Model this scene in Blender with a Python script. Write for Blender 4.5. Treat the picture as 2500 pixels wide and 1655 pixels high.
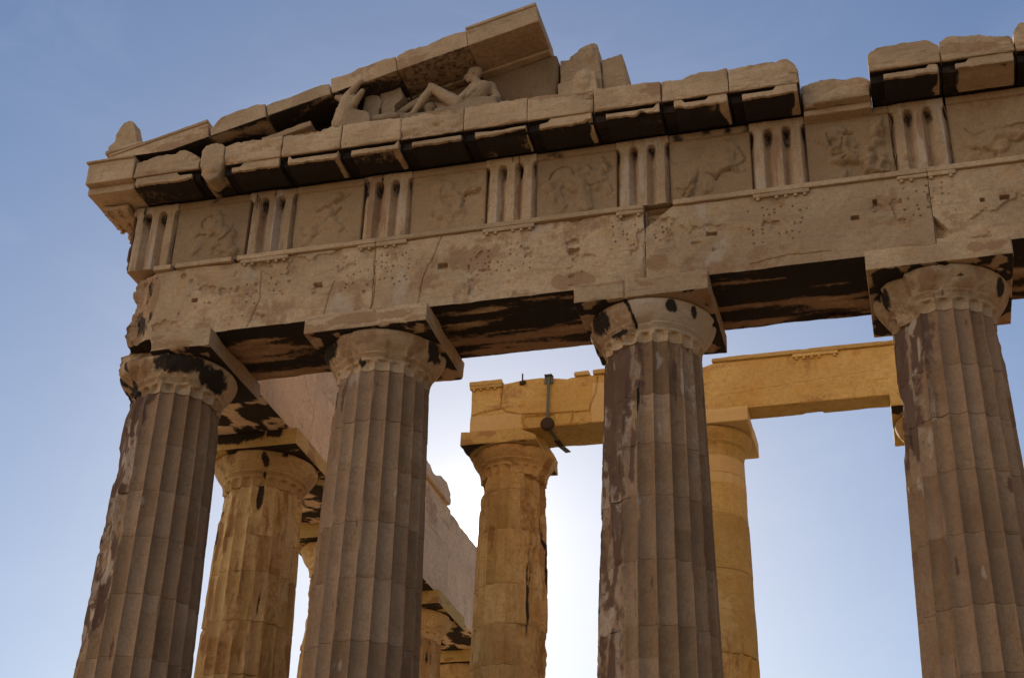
import bpy, bmesh, math, random
import numpy as np
from mathutils import Matrix, Vector

for o in list(bpy.data.objects): bpy.data.objects.remove(o, do_unlink=True)
S = bpy.context.scene
COL = S.collection

# ------------------------------------------------------------------ camera
CAM = (11.413, -19.838, -1.488)
AZ, EL, RO = math.radians(-15.964), math.radians(29.499), math.radians(1.811)
fw = Vector((math.sin(AZ)*math.cos(EL), math.cos(AZ)*math.cos(EL), math.sin(EL)))
rt = Vector((math.cos(AZ), -math.sin(AZ), 0)); up = rt.cross(fw)
r2_ = math.cos(RO)*rt + math.sin(RO)*up; u2_ = -math.sin(RO)*rt + math.cos(RO)*up
cd = bpy.data.cameras.new('camera'); cam = bpy.data.objects.new('camera', cd); COL.objects.link(cam)
M = Matrix((r2_, u2_, -fw)).transposed().to_4x4(); M.translation = Vector(CAM)
cam.matrix_world = M
cd.sensor_width = 36; cd.lens = 52.715; cd.clip_start = .1; cd.clip_end = 5000
S.camera = cam

# ------------------------------------------------------------------ sky and sun
SUN = Vector((-.277, .885, .374)).normalized()
SUN_EL = math.asin(SUN.z); SUN_AZ = math.atan2(SUN.x, SUN.y)
W = bpy.data.worlds.new('World'); S.world = W; W.use_nodes = True
nt = W.node_tree; N = nt.nodes; L = nt.links
for n in list(N): N.remove(n)
out = N.new('ShaderNodeOutputWorld'); bg = N.new('ShaderNodeBackground'); L.new(bg.outputs[0], out.inputs[0])
sky = N.new('ShaderNodeTexSky'); sky.sky_type = 'NISHITA'; sky.sun_disc = False
sky.sun_elevation = SUN_EL; sky.sun_rotation = SUN_AZ
sky.altitude = 150; sky.air_density = 1.0; sky.dust_density = .3; sky.ozone_density = 1.2
tc = N.new('ShaderNodeTexCoord')
# a thin veil of high cirrus, fixed in the sky
mp = N.new('ShaderNodeMapping'); mp.inputs['Scale'].default_value = (3, 3, 9); mp.inputs['Rotation'].default_value = (.3, .5, .4)
L.new(tc.outputs['Generated'], mp.inputs[0])
cn = N.new('ShaderNodeTexNoise'); cn.inputs['Scale'].default_value = 2.2; cn.inputs['Detail'].default_value = 9; cn.inputs['Roughness'].default_value = .62; cn.inputs['Distortion'].default_value = .7
L.new(mp.outputs[0], cn.inputs['Vector'])
cr = N.new('ShaderNodeMapRange'); cr.inputs[1].default_value = .5; cr.inputs[2].default_value = .85; cr.inputs[3].default_value = 0; cr.inputs[4].default_value = .05
L.new(cn.outputs[0], cr.inputs[0])
hs = N.new('ShaderNodeHueSaturation'); hs.inputs['Saturation'].default_value = 1.23; hs.inputs['Hue'].default_value = .508
gm = N.new('ShaderNodeGamma'); gm.inputs[1].default_value = .86; L.new(sky.outputs[0], gm.inputs[0]); L.new(gm.outputs[0], hs.inputs['Color'])
mxc = N.new('ShaderNodeMix'); mxc.data_type = 'RGBA'; L.new(cr.outputs[0], mxc.inputs[0]); L.new(hs.outputs[0], mxc.inputs[6]); mxc.inputs[7].default_value = (9, 9.3, 9.8, 1)
# bright patch added to the unseen sky behind left, to light the shaded front
cd_ = N.new('ShaderNodeVectorMath'); cd_.operation = 'DOT_PRODUCT'; L.new(tc.outputs['Generated'], cd_.inputs[0]); cd_.inputs[1].default_value = Vector((-.78, -.52, .35)).normalized()
cm_ = N.new('ShaderNodeMapRange'); cm_.interpolation_type = 'SMOOTHSTEP'; L.new(cd_.outputs['Value'], cm_.inputs[0])
for i_, v_ in enumerate((.40, .85, 0, .8)): cm_.inputs[i_+1].default_value = v_
cn2 = N.new('ShaderNodeMapRange'); L.new(cn.outputs[0], cn2.inputs[0])
for i_, v_ in enumerate((.3, .65, .35, 1)): cn2.inputs[i_+1].default_value = v_
cmm = N.new('ShaderNodeMath'); cmm.operation = 'MULTIPLY'; L.new(cm_.outputs[0], cmm.inputs[0]); L.new(cn2.outputs[0], cmm.inputs[1])
mxd = N.new('ShaderNodeMix'); mxd.data_type = 'RGBA'; L.new(cmm.outputs[0], mxd.inputs[0]); L.new(mxc.outputs[2], mxd.inputs[6]); mxd.inputs[7].default_value = (13, 11.6, 9.8, 1)
# bright aureole of the sky round the sun, and the sun's disc
dt = N.new('ShaderNodeVectorMath'); dt.operation = 'DOT_PRODUCT'; L.new(tc.outputs['Generated'], dt.inputs[0]); dt.inputs[1].default_value = SUN
ac = N.new('ShaderNodeMath'); ac.operation = 'ARCCOSINE'; L.new(dt.outputs['Value'], ac.inputs[0])
def expo(scale, amp):
    a = N.new('ShaderNodeMath'); a.operation = 'MULTIPLY'; L.new(ac.outputs[0], a.inputs[0]); a.inputs[1].default_value = -1/math.radians(scale)
    e = N.new('ShaderNodeMath'); e.operation = 'EXPONENT'; L.new(a.outputs[0], e.inputs[0])
    m = N.new('ShaderNodeMath'); m.operation = 'MULTIPLY'; L.new(e.outputs[0], m.inputs[0]); m.inputs[1].default_value = amp
    return m
e1, e2 = expo(3.4, 3.4), expo(.5, 60.0)
sm = N.new('ShaderNodeMath'); sm.operation = 'ADD'; L.new(e1.outputs[0], sm.inputs[0]); L.new(e2.outputs[0], sm.inputs[1])
vm = N.new('ShaderNodeVectorMath'); vm.operation = 'SCALE'; vm.inputs[0].default_value = (1, .97, .92); L.new(sm.outputs[0], vm.inputs['Scale'])
ad = N.new('ShaderNodeVectorMath'); ad.operation = 'ADD'; L.new(mxd.outputs[2], ad.inputs[0]); L.new(vm.outputs[0], ad.inputs[1])
L.new(ad.outputs[0], bg.inputs[0]); bg.inputs[1].default_value = .0765
sl = bpy.data.lights.new('sun', 'SUN'); sl.energy = 4.4; sl.angle = math.radians(.53); sl.color = (1, .88, .70)
so = bpy.data.objects.new('sun', sl); COL.objects.link(so); so.rotation_euler = SUN.to_track_quat('Z', 'Y').to_euler(); so.location = (-20, 60, 40)
S.view_settings.view_transform = 'Standard'; S.view_settings.look = 'None'; S.view_settings.gamma = 1
S.view_settings.exposure = 0.76

# ------------------------------------------------------------------ numpy helpers
def sstep(a, b, x):
    t = np.clip((x-a)/(b-a), 0, 1); return t*t*(3-2*t)
def vn(p, s=0):
    p = np.asarray(p, float); i = np.floor(p).astype(np.int64); f = p-i; f = f*f*(3-2*f)
    def h(a, b, c):
        n = ((i[:, 0]+a)*73856093) ^ ((i[:, 1]+b)*19349663) ^ ((i[:, 2]+c)*83492791) ^ (s*2654435761+977)
        n &= 0xffffffff; n = ((n ^ (n >> 13))*1274126177) & 0xffffffff; n ^= n >> 16
        return (n & 0xffff)/65535.
    x, y, z = f.T
    l = lambda a, b, t: a+(b-a)*t
    return l(l(l(h(0,0,0), h(1,0,0), x), l(h(0,1,0), h(1,1,0), x), y), l(l(h(0,0,1), h(1,0,1), x), l(h(0,1,1), h(1,1,1), x), y), z)
def fbm(p, o=3, s=0):
    p = np.asarray(p, float); r = 0; a = 1; t = 0
    for k in range(o): r = r+a*vn(p*2**k+k*13.7, s+k*31); t += a; a *= .5
    return r/t
def lines(a, b, step, fine=(.006, .016, .032, .055)):
    n = max(1, int(round((b-a)/step))); c = list(np.linspace(a, b, n+1))
    for f in fine:
        if f < (b-a)/2: c += [a+f, b-f]
    c = np.array(sorted(c)); keep = [0]
    for k in range(1, len(c)):
        if c[k]-c[keep[-1]] > .0035: keep.append(k)
    c = c[keep]; c[-1] = b
    return c
def lattice(xs, ys, zs):
    nx, ny, nz = len(xs), len(ys), len(zs)
    m = np.zeros((nx, ny, nz), bool)
    m[0] = m[-1] = True; m[:, 0] = m[:, -1] = True; m[:, :, 0] = m[:, :, -1] = True
    idx = -np.ones((nx, ny, nz), np.int64); idx[m] = np.arange(m.sum())
    X, Y, Z = np.meshgrid(xs, ys, zs, indexing='ij')
    V = np.stack([X[m], Y[m], Z[m]], 1)
    def q(g, flip):
        a, b, c, d = g[:-1, :-1], g[1:, :-1], g[1:, 1:], g[:-1, 1:]
        f = np.stack([a, b, c, d] if not flip else [a, d, c, b], -1).reshape(-1, 4); return f
    F = np.concatenate([q(idx[:, :, 0], True), q(idx[:, :, -1], False), q(idx[:, 0, :], False), q(idx[:, -1, :], True), q(idx[0], True), q(idx[-1], False)])
    return V, F
def weather(V, lo, hi, r, amp, seed, chip):
    n1 = vn(V*9, seed); n2 = fbm(V*1.9, 3, seed+5)
    rr = r*(.3+1.4*n1)+chip*np.clip((n2-.52)*4, 0, 1)
    rr = np.minimum(rr, .48*np.min(hi-lo))[:, None]
    q = np.clip(V, lo+rr, hi-rr); d = V-q; n = np.linalg.norm(d, axis=1, keepdims=True)+1e-9
    # cube-to-rounded mapping
    dn = d/n
    P = q+dn*rr
    P = P+dn*((fbm(V*(7, 7, 9), 4, seed+9)-.5)*2*amp)[:, None]
    return P
def block(lo, hi, step=.05, r=.012, amp=.004, seed=0, chip=.04, ys=None, zs=None, xs=None):
    lo, hi = np.array(lo, float), np.array(hi, float)
    st = step if isinstance(step, tuple) else (step,)*3
    V, F = lattice(lines(lo[0], hi[0], st[0]) if xs is None else xs, lines(lo[1], hi[1], st[1]) if ys is None else ys, lines(lo[2], hi[2], st[2]) if zs is None else zs)
    return V, weather(V, lo, hi, r, amp, seed, chip), F

def put(o, label=None, cat=None, group=None, kind=None):
    if label: o['label'] = label
    if cat: o['category'] = cat
    if group: o['group'] = group
    if kind: o['kind'] = kind
    return o
def empty(name, loc, label=None, cat=None, group=None):
    o = bpy.data.objects.new(name, None); COL.objects.link(o); o.location = loc; o.empty_display_size = .3
    return put(o, label, cat, group)
def wloc(o):
    v = Vector((0, 0, 0))
    while o: v += o.location; o = o.parent
    return np.array(v)
def mesh(name, V, F, mat, parent=None, loc=None, marks=None, sharp=38, flute=None):
    """one mesh object from world-space vertices; the origin is the parent's or loc"""
    V = np.asarray(V, float)
    org = np.array(loc, float) if loc is not None else (wloc(parent) if parent else np.zeros(3))
    Fs = F if isinstance(F, list) else [F]
    me = bpy.data.meshes.new(name)
    me.vertices.add(len(V)); me.vertices.foreach_set('co', (V-org).astype(np.float32).ravel())
    li = np.concatenate([np.asarray(f).ravel() for f in Fs]); cnt = np.concatenate([np.full(len(f), len(f[0])) for f in Fs])
    st = np.concatenate([[0], np.cumsum(cnt)[:-1]])
    me.loops.add(len(li)); me.loops.foreach_set('vertex_index', li.astype(np.int32))
    me.polygons.add(len(cnt)); me.polygons.foreach_set('loop_start', st.astype(np.int32))
    me.update(calc_edges=True); me.validate()
    me.polygons.foreach_set('use_smooth', np.ones(len(me.polygons), bool))
    me.set_sharp_from_angle(angle=math.radians(sharp))
    if marks is not None and len(me.vertices) == len(marks):
        at = me.attributes.new('mark', 'FLOAT_COLOR', 'POINT')
        c = np.ones((len(V), 4), np.float32); c[:, :3] = np.clip(marks, 0, 1)
        at.data.foreach_set('color', c.ravel())
    if flute is not None:
        at = me.attributes.new('flute', 'FLOAT', 'POINT'); at.data.foreach_set('value', np.asarray(flute, np.float32))
    me.materials.append(mat)
    o = bpy.data.objects.new(name, me); COL.objects.link(o)
    if parent:
        o.parent = parent
        if loc is not None: o.location = org-wloc(parent)
    else: o.location = org
    return o
def blob(V, c, r, s=0, k=.5, f=4):
    """soft ragged patch of a stain round c with radii r"""
    d = np.linalg.norm((V-np.array(c))/np.array(r), axis=1)
    return sstep(1.2, .6, d+(fbm(V*f*(1, 1, .6), 4, s)-.5)*2.2*k+(fbm(V*17*(1, 1, .4), 2, s+3)-.5)*.5)
def zero(V): return np.zeros((len(V), 3))

def fuse(name, prims, voxel, mat, parent=None, loc=None, amp=.012, freq=6, seed=0, smooth=2, marks=None):
    bm = bmesh.new()
    def lathe_cap(p0, p1, r0, r1, n=14):
        p0, p1 = Vector(p0), Vector(p1); ax = p1-p0; ln = max(ax.length, 1e-4); ax.normalize()
        s = ax.orthogonal().normalized(); t = ax.cross(s); rings = []
        for k in range(5): a = math.pi/2*(1-k/4); rings.append((-r0*math.sin(a), r0*math.cos(a)))
        for k in range(5): a = math.pi/2*(k/4); rings.append((ln+r1*math.sin(a), r1*math.cos(a)))
        vs = []
        for d, r in rings: vs.append([bm.verts.new(p0+ax*d+(s*math.cos(2*math.pi*i/n)+t*math.sin(2*math.pi*i/n))*max(r, 1e-4)) for i in range(n)])
        for a, b in zip(vs[:-1], vs[1:]):
            for i in range(n): bm.faces.new((a[i], a[(i+1) % n], b[(i+1) % n], b[i]))
        bm.faces.new(vs[0][::-1]); bm.faces.new(vs[-1])
    for p in prims:
        if p[0] == 'c': lathe_cap(*p[1:])
        elif p[0] == 'e':
            m = Matrix.LocRotScale(Vector(p[1]), (Matrix.Rotation(p[3], 3, 'Y') if len(p) > 3 else None), Vector(p[2]))
            bmesh.ops.create_uvsphere(bm, u_segments=18, v_segments=12, radius=1, matrix=m)
        elif p[0] == 'p':
            a = [bm.verts.new((x, p[2], z)) for x, z in p[1]]; b = [bm.verts.new((x, p[3], z)) for x, z in p[1]]; n = len(a)
            bm.faces.new(a); bm.faces.new(b[::-1])
            for i in range(n): bm.faces.new((a[i], b[i], b[(i+1) % n], a[(i+1) % n]))
    bmesh.ops.triangulate(bm, faces=[f for f in bm.faces if len(f.verts) > 4])
    bmesh.ops.recalc_face_normals(bm, faces=bm.faces)
    me = bpy.data.meshes.new('tmp'); bm.to_mesh(me); bm.free()
    o = bpy.data.objects.new('tmp', me); COL.objects.link(o)
    md = o.modifiers.new('r', 'REMESH'); md.mode = 'VOXEL'; md.voxel_size = voxel
    if smooth: sm_ = o.modifiers.new('s', 'SMOOTH'); sm_.factor = .5; sm_.iterations = smooth
    dg = bpy.context.evaluated_depsgraph_get(); ev = o.evaluated_get(dg); em = ev.to_mesh()
    V = np.empty(len(em.vertices)*3); em.vertices.foreach_get('co', V); V = V.reshape(-1, 3)
    Nn = np.empty(len(em.vertices)*3); em.vertices.foreach_get('normal', Nn); Nn = Nn.reshape(-1, 3)
    q = [tuple(f.vertices) for f in em.polygons]; F4 = [f for f in q if len(f) == 4]; F3 = [f for f in q if len(f) == 3]
    ev.to_mesh_clear(); bpy.data.objects.remove(o); bpy.data.meshes.remove(me)
    V = V+Nn*((fbm(V*freq, 4, seed)-.5)*2*amp)[:, None]
    F = ([np.array(F4)] if F4 else [])+([np.array(F3)] if F3 else [])
    return mesh(name, V, F, mat, parent, loc, marks=marks(V) if marks else None, sharp=60)

# ------------------------------------------------------------------ materials
def stone(name, light, dark, warm, bump=.35, streak=(1, 1, 6), streak_amt=.35, rough=.88, red=(.27, .13, .07), vein=.0, tone=.13, fluted=False, rtop=.6, pale=(.50, .40, .32)):
    m = bpy.data.materials.new(name); m.use_nodes = True; nt = m.node_tree; N = nt.nodes; L = nt.links
    b = N['Principled BSDF']; b.inputs['Roughness'].default_value = rough; b.inputs['Specular IOR Level'].default_value = .25
    geo = N.new('ShaderNodeNewGeometry'); oi = N.new('ShaderNodeObjectInfo')
    off = N.new('ShaderNodeVectorMath'); off.operation = 'MULTIPLY_ADD'
    cmb = N.new('ShaderNodeCombineXYZ'); L.new(oi.outputs['Random'], cmb.inputs[0]); L.new(oi.outputs['Random'], cmb.inputs[2])
    L.new(cmb.outputs[0], off.inputs[0]); off.inputs[1].default_value = (37, 11, 53); L.new(geo.outputs['Position'], off.inputs[2])
    def noise(scale, detail=8, rough=.6, mapping=None, dist=0):
        n = N.new('ShaderNodeTexNoise'); n.inputs['Scale'].default_value = scale; n.inputs['Detail'].default_value = detail; n.inputs['Roughness'].default_value = rough; n.inputs['Distortion'].default_value = dist
        src = off.outputs[0]
        if mapping:
            mp = N.new('ShaderNodeMapping'); mp.inputs['Scale'].default_value = mapping; L.new(src, mp.inputs[0]); src = mp.outputs[0]
        L.new(src, n.inputs['Vector']); return n.outputs[0]
    def rng(x, a, b, c, d):
        r = N.new('ShaderNodeMapRange'); r.interpolation_type = 'SMOOTHSTEP'
        for i, v in enumerate((a, b, c, d)): r.inputs[i+1].default_value = v
        L.new(x, r.inputs[0]); return r.outputs[0]
    def mix(f, a, b, mode='MIX'):
        x = N.new('ShaderNodeMix'); x.data_type = 'RGBA'; x.blend_type = mode
        if isinstance(f, float): x.inputs[0].default_value = f
        else: L.new(f, x.inputs[0])
        for i, v in ((6, a), (7, b)):
            if isinstance(v, tuple): x.inputs[i].default_value = (*v, 1)
            else: L.new(v, x.inputs[i])
        return x.outputs[2]
    def math_(op, a, b):
        x = N.new('ShaderNodeMath'); x.operation = op
        for i, v in enumerate((a, b)):
            if isinstance(v, (int, float)): x.inputs[i].default_value = v
            else: L.new(v, x.inputs[i])
        return x.outputs[0]
    nb = noise(.75, 6, .6, dist=.4); nm = noise(4.2, 9, .66); nst = noise(3.0, 7, .62, streak, .3); nf = noise(26, 6, .7)
    c = mix(rng(nb, .36, .64, 0, 1), light, dark)
    c = mix(rng(nm, .50, .70, 0, .75), c, warm)
    c = mix(rng(noise(9, 7, .72), .48, .75, 0, .55), c, tuple(x*.6 for x in dark))
    c = mix(rng(nst, .5, .75, 0, streak_amt), c, tuple(x*.5 for x in dark))
    c = mix(rng(nf, .3, .7, .42, 0), c, tuple(x*.55 for x in dark))
    # per-block tone
    hv = N.new('ShaderNodeHueSaturation'); L.new(c, hv.inputs['Color'])
    L.new(rng(oi.outputs['Random'], 0, 1, 1.03-tone, 1.03+tone), hv.inputs['Value'])
    c = hv.outputs[0]
    if fluted:
        fa = N.new('ShaderNodeAttribute'); fa.attribute_name = 'flute'
        h2 = N.new('ShaderNodeHueSaturation'); L.new(c, h2.inputs['Color']); L.new(rng(fa.outputs['Fac'], 0, 1, .66, 1.14), h2.inputs['Value']); L.new(rng(fa.outputs['Fac'], 0, 1, 1.1, .92), h2.inputs['Saturation']); c = h2.outputs[0]
    if vein:
        nv = noise(1.1, 5, .55, (1, 1, 1), 1.2)
        v = math_('ABSOLUTE', math_('SUBTRACT', nv, .5), 0)
        c = mix(rng(v, 0, .012, vein, 0), c, tuple(x*.45 for x in dark))
    at = N.new('ShaderNodeAttribute'); at.attribute_name = 'mark'
    sp = N.new('ShaderNodeSeparateColor'); L.new(at.outputs['Color'], sp.inputs[0])
    ng = noise(11, 8, .72, (1, 1, .8))
    brk = math_('MULTIPLY', math_('SUBTRACT', ng, .5), 2.3)
    def fac(ch, top): 
        # marks with no value stay off; ragged edges from noise
        return math_('MULTIPLY', rng(math_('ADD', sp.outputs[ch], math_('MULTIPLY', brk, math_('MINIMUM', math_('MULTIPLY', sp.outputs[ch], 4), 1.0))), .22, .80, 0, 1), top)
    c = mix(fac(2, .5), c, pale)
    c = mix(fac(1, rtop), c, red)
    c = mix(math_('MULTIPLY', rng(math_('ADD', sp.outputs[0], math_('MULTIPLY', brk, math_('MULTIPLY', sp.outputs[0], .5))), .05, .75, 0, 1), .7), c, (.085, .048, .03))
    c = mix(fac(0, .92), c, (.015, .0105, .0085))
    L.new(c, b.inputs['Base Color'])
    bp = N.new('ShaderNodeBump'); bp.inputs['Strength'].default_value = bump; bp.inputs['Distance'].default_value = .03
    h = math_('ADD', math_('MULTIPLY', nf, .45), math_('ADD', math_('MULTIPLY', nst, .5), math_('MULTIPLY', noise(70, 5, .7), .25)))
    pit = noise(16, 4, .75); h = math_('SUBTRACT', h, rng(pit, .66, .78, 0, .6))
    L.new(h, bp.inputs['Height']); L.new(bp.outputs[0], b.inputs['Normal'])
    return m
M_FRONT = stone('weathered_marble', (.58, .40, .242), (.425, .28, .163), (.495, .285, .125), bump=.7, streak=(.8, .8, 6), streak_amt=.5, vein=.15, red=(.27, .135, .065), tone=.07)
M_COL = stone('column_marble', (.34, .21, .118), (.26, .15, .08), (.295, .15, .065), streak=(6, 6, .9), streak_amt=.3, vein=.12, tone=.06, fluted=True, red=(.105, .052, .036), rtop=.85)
M_FRZ = stone('frieze_marble', (.525, .355, .21), (.39, .25, .145), (.43, .25, .11), streak=(6, 6, .9), streak_amt=.35)
M_MET = stone('metope_marble', (.40, .255, .14), (.32, .20, .106), (.34, .19, .085), streak_amt=.15, bump=.25)
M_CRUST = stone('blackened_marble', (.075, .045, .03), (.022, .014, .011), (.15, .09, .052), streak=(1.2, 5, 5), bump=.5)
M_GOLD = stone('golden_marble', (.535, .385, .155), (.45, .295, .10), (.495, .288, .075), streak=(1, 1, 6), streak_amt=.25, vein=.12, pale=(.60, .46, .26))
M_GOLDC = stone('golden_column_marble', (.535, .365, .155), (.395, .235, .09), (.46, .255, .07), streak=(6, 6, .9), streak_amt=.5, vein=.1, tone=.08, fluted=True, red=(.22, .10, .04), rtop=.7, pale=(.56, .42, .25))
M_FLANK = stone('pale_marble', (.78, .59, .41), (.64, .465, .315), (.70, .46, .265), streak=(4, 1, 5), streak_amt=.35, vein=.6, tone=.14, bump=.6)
M_STAT = stone('statue_marble', (.42, .29, .178), (.315, .208, .125), (.345, .21, .105), streak_amt=.15, bump=.3)
M_WALL = stone('stained_marble', (.36, .235, .125), (.28, .17, .085), (.33, .18, .07), streak=(5, 5, 1), streak_amt=.4)
M_PAVE = stone('worn_paving', (.27, .225, .17), (.20, .16, .115), (.24, .18, .12), bump=.5)
M_GRD = stone('bare_rock', (.35, .255, .16), (.27, .19, .115), (.31, .205, .115), streak=(1, 1, 1), bump=.9)
def metal(name, col, rough=.55):
    m = bpy.data.materials.new(name); m.use_nodes = True; b = m.node_tree.nodes['Principled BSDF']
    n = m.node_tree.nodes.new('ShaderNodeTexNoise'); n.inputs['Scale'].default_value = 18; n.inputs['Detail'].default_value = 6
    r = m.node_tree.nodes.new('ShaderNodeValToRGB'); r.color_ramp.elements[0].color = (*[x*.55 for x in col], 1); r.color_ramp.elements[1].color = (*col, 1)
    m.node_tree.links.new(n.outputs[0], r.inputs[0]); m.node_tree.links.new(r.outputs[0], b.inputs['Base Color'])
    b.inputs['Metallic'].default_value = .4; b.inputs['Roughness'].default_value = rough
    return m
M_STEEL = metal('green_grey_steel', (.11, .125, .105)); M_RUST = metal('rusty_steel', (.06, .035, .022), .8)

# ------------------------------------------------------------------ ground and platform
def flat(name, cx, cy, z, half, n, mat, amp=.0):
    xs = np.linspace(-1, 1, n); xs = np.sign(xs)*np.abs(xs)**2.2*half
    X, Y = np.meshgrid(xs+cx, xs+cy, indexing='ij'); V = np.stack([X.ravel(), Y.ravel(), np.full(X.size, z)], 1)
    V[:, 2] += (fbm(V*(.35, .35, 1), 4, 3)-.5)*amp
    g = np.arange(n*n).reshape(n, n); F = np.stack([g[:-1, :-1], g[1:, :-1], g[1:, 1:], g[:-1, 1:]], -1).reshape(-1, 4)
    return mesh(name, V, F, mat, loc=(cx, cy, z))
put(flat('ground', 14, 10, -3.15, 1500, 90, M_GRD, .35), 'bare rocky ground of the hilltop round the temple', 'ground', None, 'structure')
for k in range(3):
    e = 1.05+.72*k
    V0, V, F = block((-e, -e, -.55*(k+1)), (28.9+e, 62+e, -.55*k-.004), (1.2, 1.2, .3), .02, .004, 40+k, .05)
    if k == 0: stp = put(mesh('platform', V, F, M_PAVE, loc=(14, 30, -1.65)), 'stepped marble platform carrying the temple columns', 'platform', None, 'structure')
    else: mesh('step', V, F, M_PAVE, parent=stp)

# ------------------------------------------------------------------ columns
def column(label, group, x, y, ztop, R0, R1, joints, seed, mat, wear=None, na=240, fine=.04, zfine=3.9, flute=1.0, ab=1.013, abz=(10.092, 10.415), capz=None, smooth_drum=None, soot=None, abfn=None, capmark=None, eros=1.0, speck=1.0, drummark=None, abmark=None):
    """a fluted Doric column: drums, echinus (with its neck) and abacus"""
    root = empty('column', (x, y, joints[0]), label, 'column', group)
    rg = random.Random(seed); zb = joints[0]; H = joints[-1]-zb
    th = np.linspace(0, 2*np.pi, na, endpoint=False); f = np.mod(th*20/(2*np.pi)+.5, 1)
    prof = 1-(2*f-1)**2
    def Rz(z):
        t = np.clip((z-zb)/H, 0, 1); return R0+(R1-R0)*(t**1.12)
    def ring(V):       # erosion and stains for the points of the shaft
        d = np.stack([np.cos(T), np.sin(T)], 1)
    for k in range(len(joints)-1):
        z0, z1 = joints[k]+.0022, joints[k+1]-.0022
        st = fine if z1 > zfine else .3
        zs = lines(z0, z1, st, (.006, .014, .028))
        Z, T = [a.ravel() for a in np.meshgrid(zs, th, indexing='ij')]; PF = np.tile(prof, len(zs))
        r = Rz(Z); fl = flute if not smooth_drum or k not in smooth_drum else smooth_drum[k]
        P0 = np.stack([x+r*np.cos(T), y+r*np.sin(T), Z], 1)
        w = np.zeros(len(Z)) if wear is None else wear(np.cos(T), np.sin(T), Z)
        r = r-.092*(r/.95)*PF**.85*fl+rg.uniform(-.004, .003)
        e = fbm(P0*(3.2, 3.2, 1.3), 4, seed); cut = sstep(.60-.20*w, .80-.20*w, e)*(.03+.05*w)*eros
        cap = Rz(Z)-cut-(fbm(P0*(9, 9, 5), 3, seed+3)-.5)*.02*(.3+w)
        r = np.minimum(r, np.where(cut > .002, cap, 9))
        r -= w*(fbm(P0*(12, 12, 6), 3, seed+4)-.35)*.022
        # chipped joints
        dj = np.minimum(Z-z0, z1-Z); nj = vn(P0*(7, 7, 2), seed+7+k); big = sstep(.62, .85, vn(P0*(4, 4, 1), seed+8+k))
        r -= sstep(.02, 0, dj)*(.002+.007*nj*nj)+sstep(.07+.05*w, 0, dj)*big*.035*(.12+w)
        r += (fbm(P0*(16, 16, 16), 2, seed+5)-.5)*.004
        V = np.stack([x+r*np.cos(T), y+r*np.sin(T), Z], 1)
        g = np.arange(len(Z)).reshape(len(zs), na)
        a, b = g[:-1], g[1:]
        F = np.stack([a, np.roll(a, -1, 1), np.roll(b, -1, 1), b], -1).reshape(-1, 4)
        mk = zero(V)
        n1 = fbm(P0*(5, 5, .9), 4, seed+11); n2 = fbm(P0*(6, 6, 1.6), 4, seed+12); n3 = fbm(P0*(7, 7, .55), 4, seed+13)
        mk[:, 1] = sstep(.72-.27*w, .84-.27*w, n1); mk[:, 2] = sstep(.74-.27*w, .86-.27*w, n2)*.9; mk[:, 0] = sstep(.80-.17*w, .88-.17*w, n3)*.9*(w > .05)
        if soot: mk[:, 0] = np.maximum(mk[:, 0], sum(blob(P0, c, rr, seed+i) for i, (c, rr) in enumerate(soot)))
        fi = np.floor(np.mod(T*20/(2*np.pi)+.5, 20)).astype(int); rr_ = np.random.RandomState(seed*13+k)
        va, vb, cut_ = rr_.uniform(.45, .95, 20), rr_.uniform(.45, .95, 20), rr_.uniform(-.4, 1.4, 20)
        t01 = (Z-z0)/(z1-z0); ft_ = np.where(t01 > cut_[fi], va[fi], vb[fi]); fw_ = rr_.uniform(.5, 1.5, 20)[fi]
        sw = sstep(.55, .8, w)*np.clip(fw_, .55, 1.2); sk = sstep(.43, .55, fbm(P0*(8, 8, 3.2), 4, seed+16)+.10*(fw_-1)); mk[:, 1] = np.maximum(mk[:, 1], sw*sk*speck); mk[:, 2] = np.maximum(mk[:, 2]*(1-sk*sw), sw*(1-sk)*.8*speck)
        if drummark: drummark(V, mk)
        mk[:, 0] *= fw_; mk[:, 1] = np.maximum(mk[:, 1], w*fw_*.62*sstep(.40, .62, fbm(P0*(4, 4, .8), 4, seed+15)))
        mesh('drum', V, [F, g[:1, ::-1], g[-1:]], mat, root, marks=mk, sharp=28, flute=ft_)
    # echinus with the neck of the flutes and annulets
    z = ztop; q = R1
    pr = [(z, q), (z+.03, q+.001), (z+.07, q+.003), (z+.11, q+.008), (z+.145, q+.013), (z+.165, q+.016), (z+.185, q+.022), (z+.20, q+.030), (z+.205, q+.020), (z+.222, q+.036), (z+.227, q+.026), (z+.245, q+.046), (z+.25, q+.036), (z+.27, q+.060), (z+.29, q+.064)]
    za, zt = z+.29, abz[0]-.008; n = 11
    for i in range(1, n+1):
        t = i/n; pr.append((za+(zt-za)*t, q+.064+(ab*.965-q-.064)*(1-(1-t)**1.75) if t < .9 else q+.064+(ab*.965-q-.064)*(1-(1-.93)**1.75)-(t-.9)*.18))
    Z0 = np.array([p[0] for p in pr]); RR = np.array([p[1] for p in pr])
    Z, T = [a.ravel() for a in np.meshgrid(Z0, th, indexing='ij')]; r = np.repeat(RR, na); PF = np.tile(prof, len(pr))
    ft = z+.155-.035*(1-PF); r = r-.078*(q/.95)*PF**.85*(flute if flute > .2 else .35)*sstep(ft+.012, ft-.012, Z)
    P0 = np.stack([x+r*np.cos(T), y+r*np.sin(T), Z], 1)
    w = np.zeros(len(Z)) if wear is None else wear(np.cos(T), np.sin(T), Z)
    e = fbm(P0*(3.0, 3.0, 3.0), 4, seed+21); r -= sstep(.60-.15*w, .78-.15*w, e)*(.035+.05*w); r += (fbm(P0*12, 3, seed+22)-.5)*.012
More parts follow.
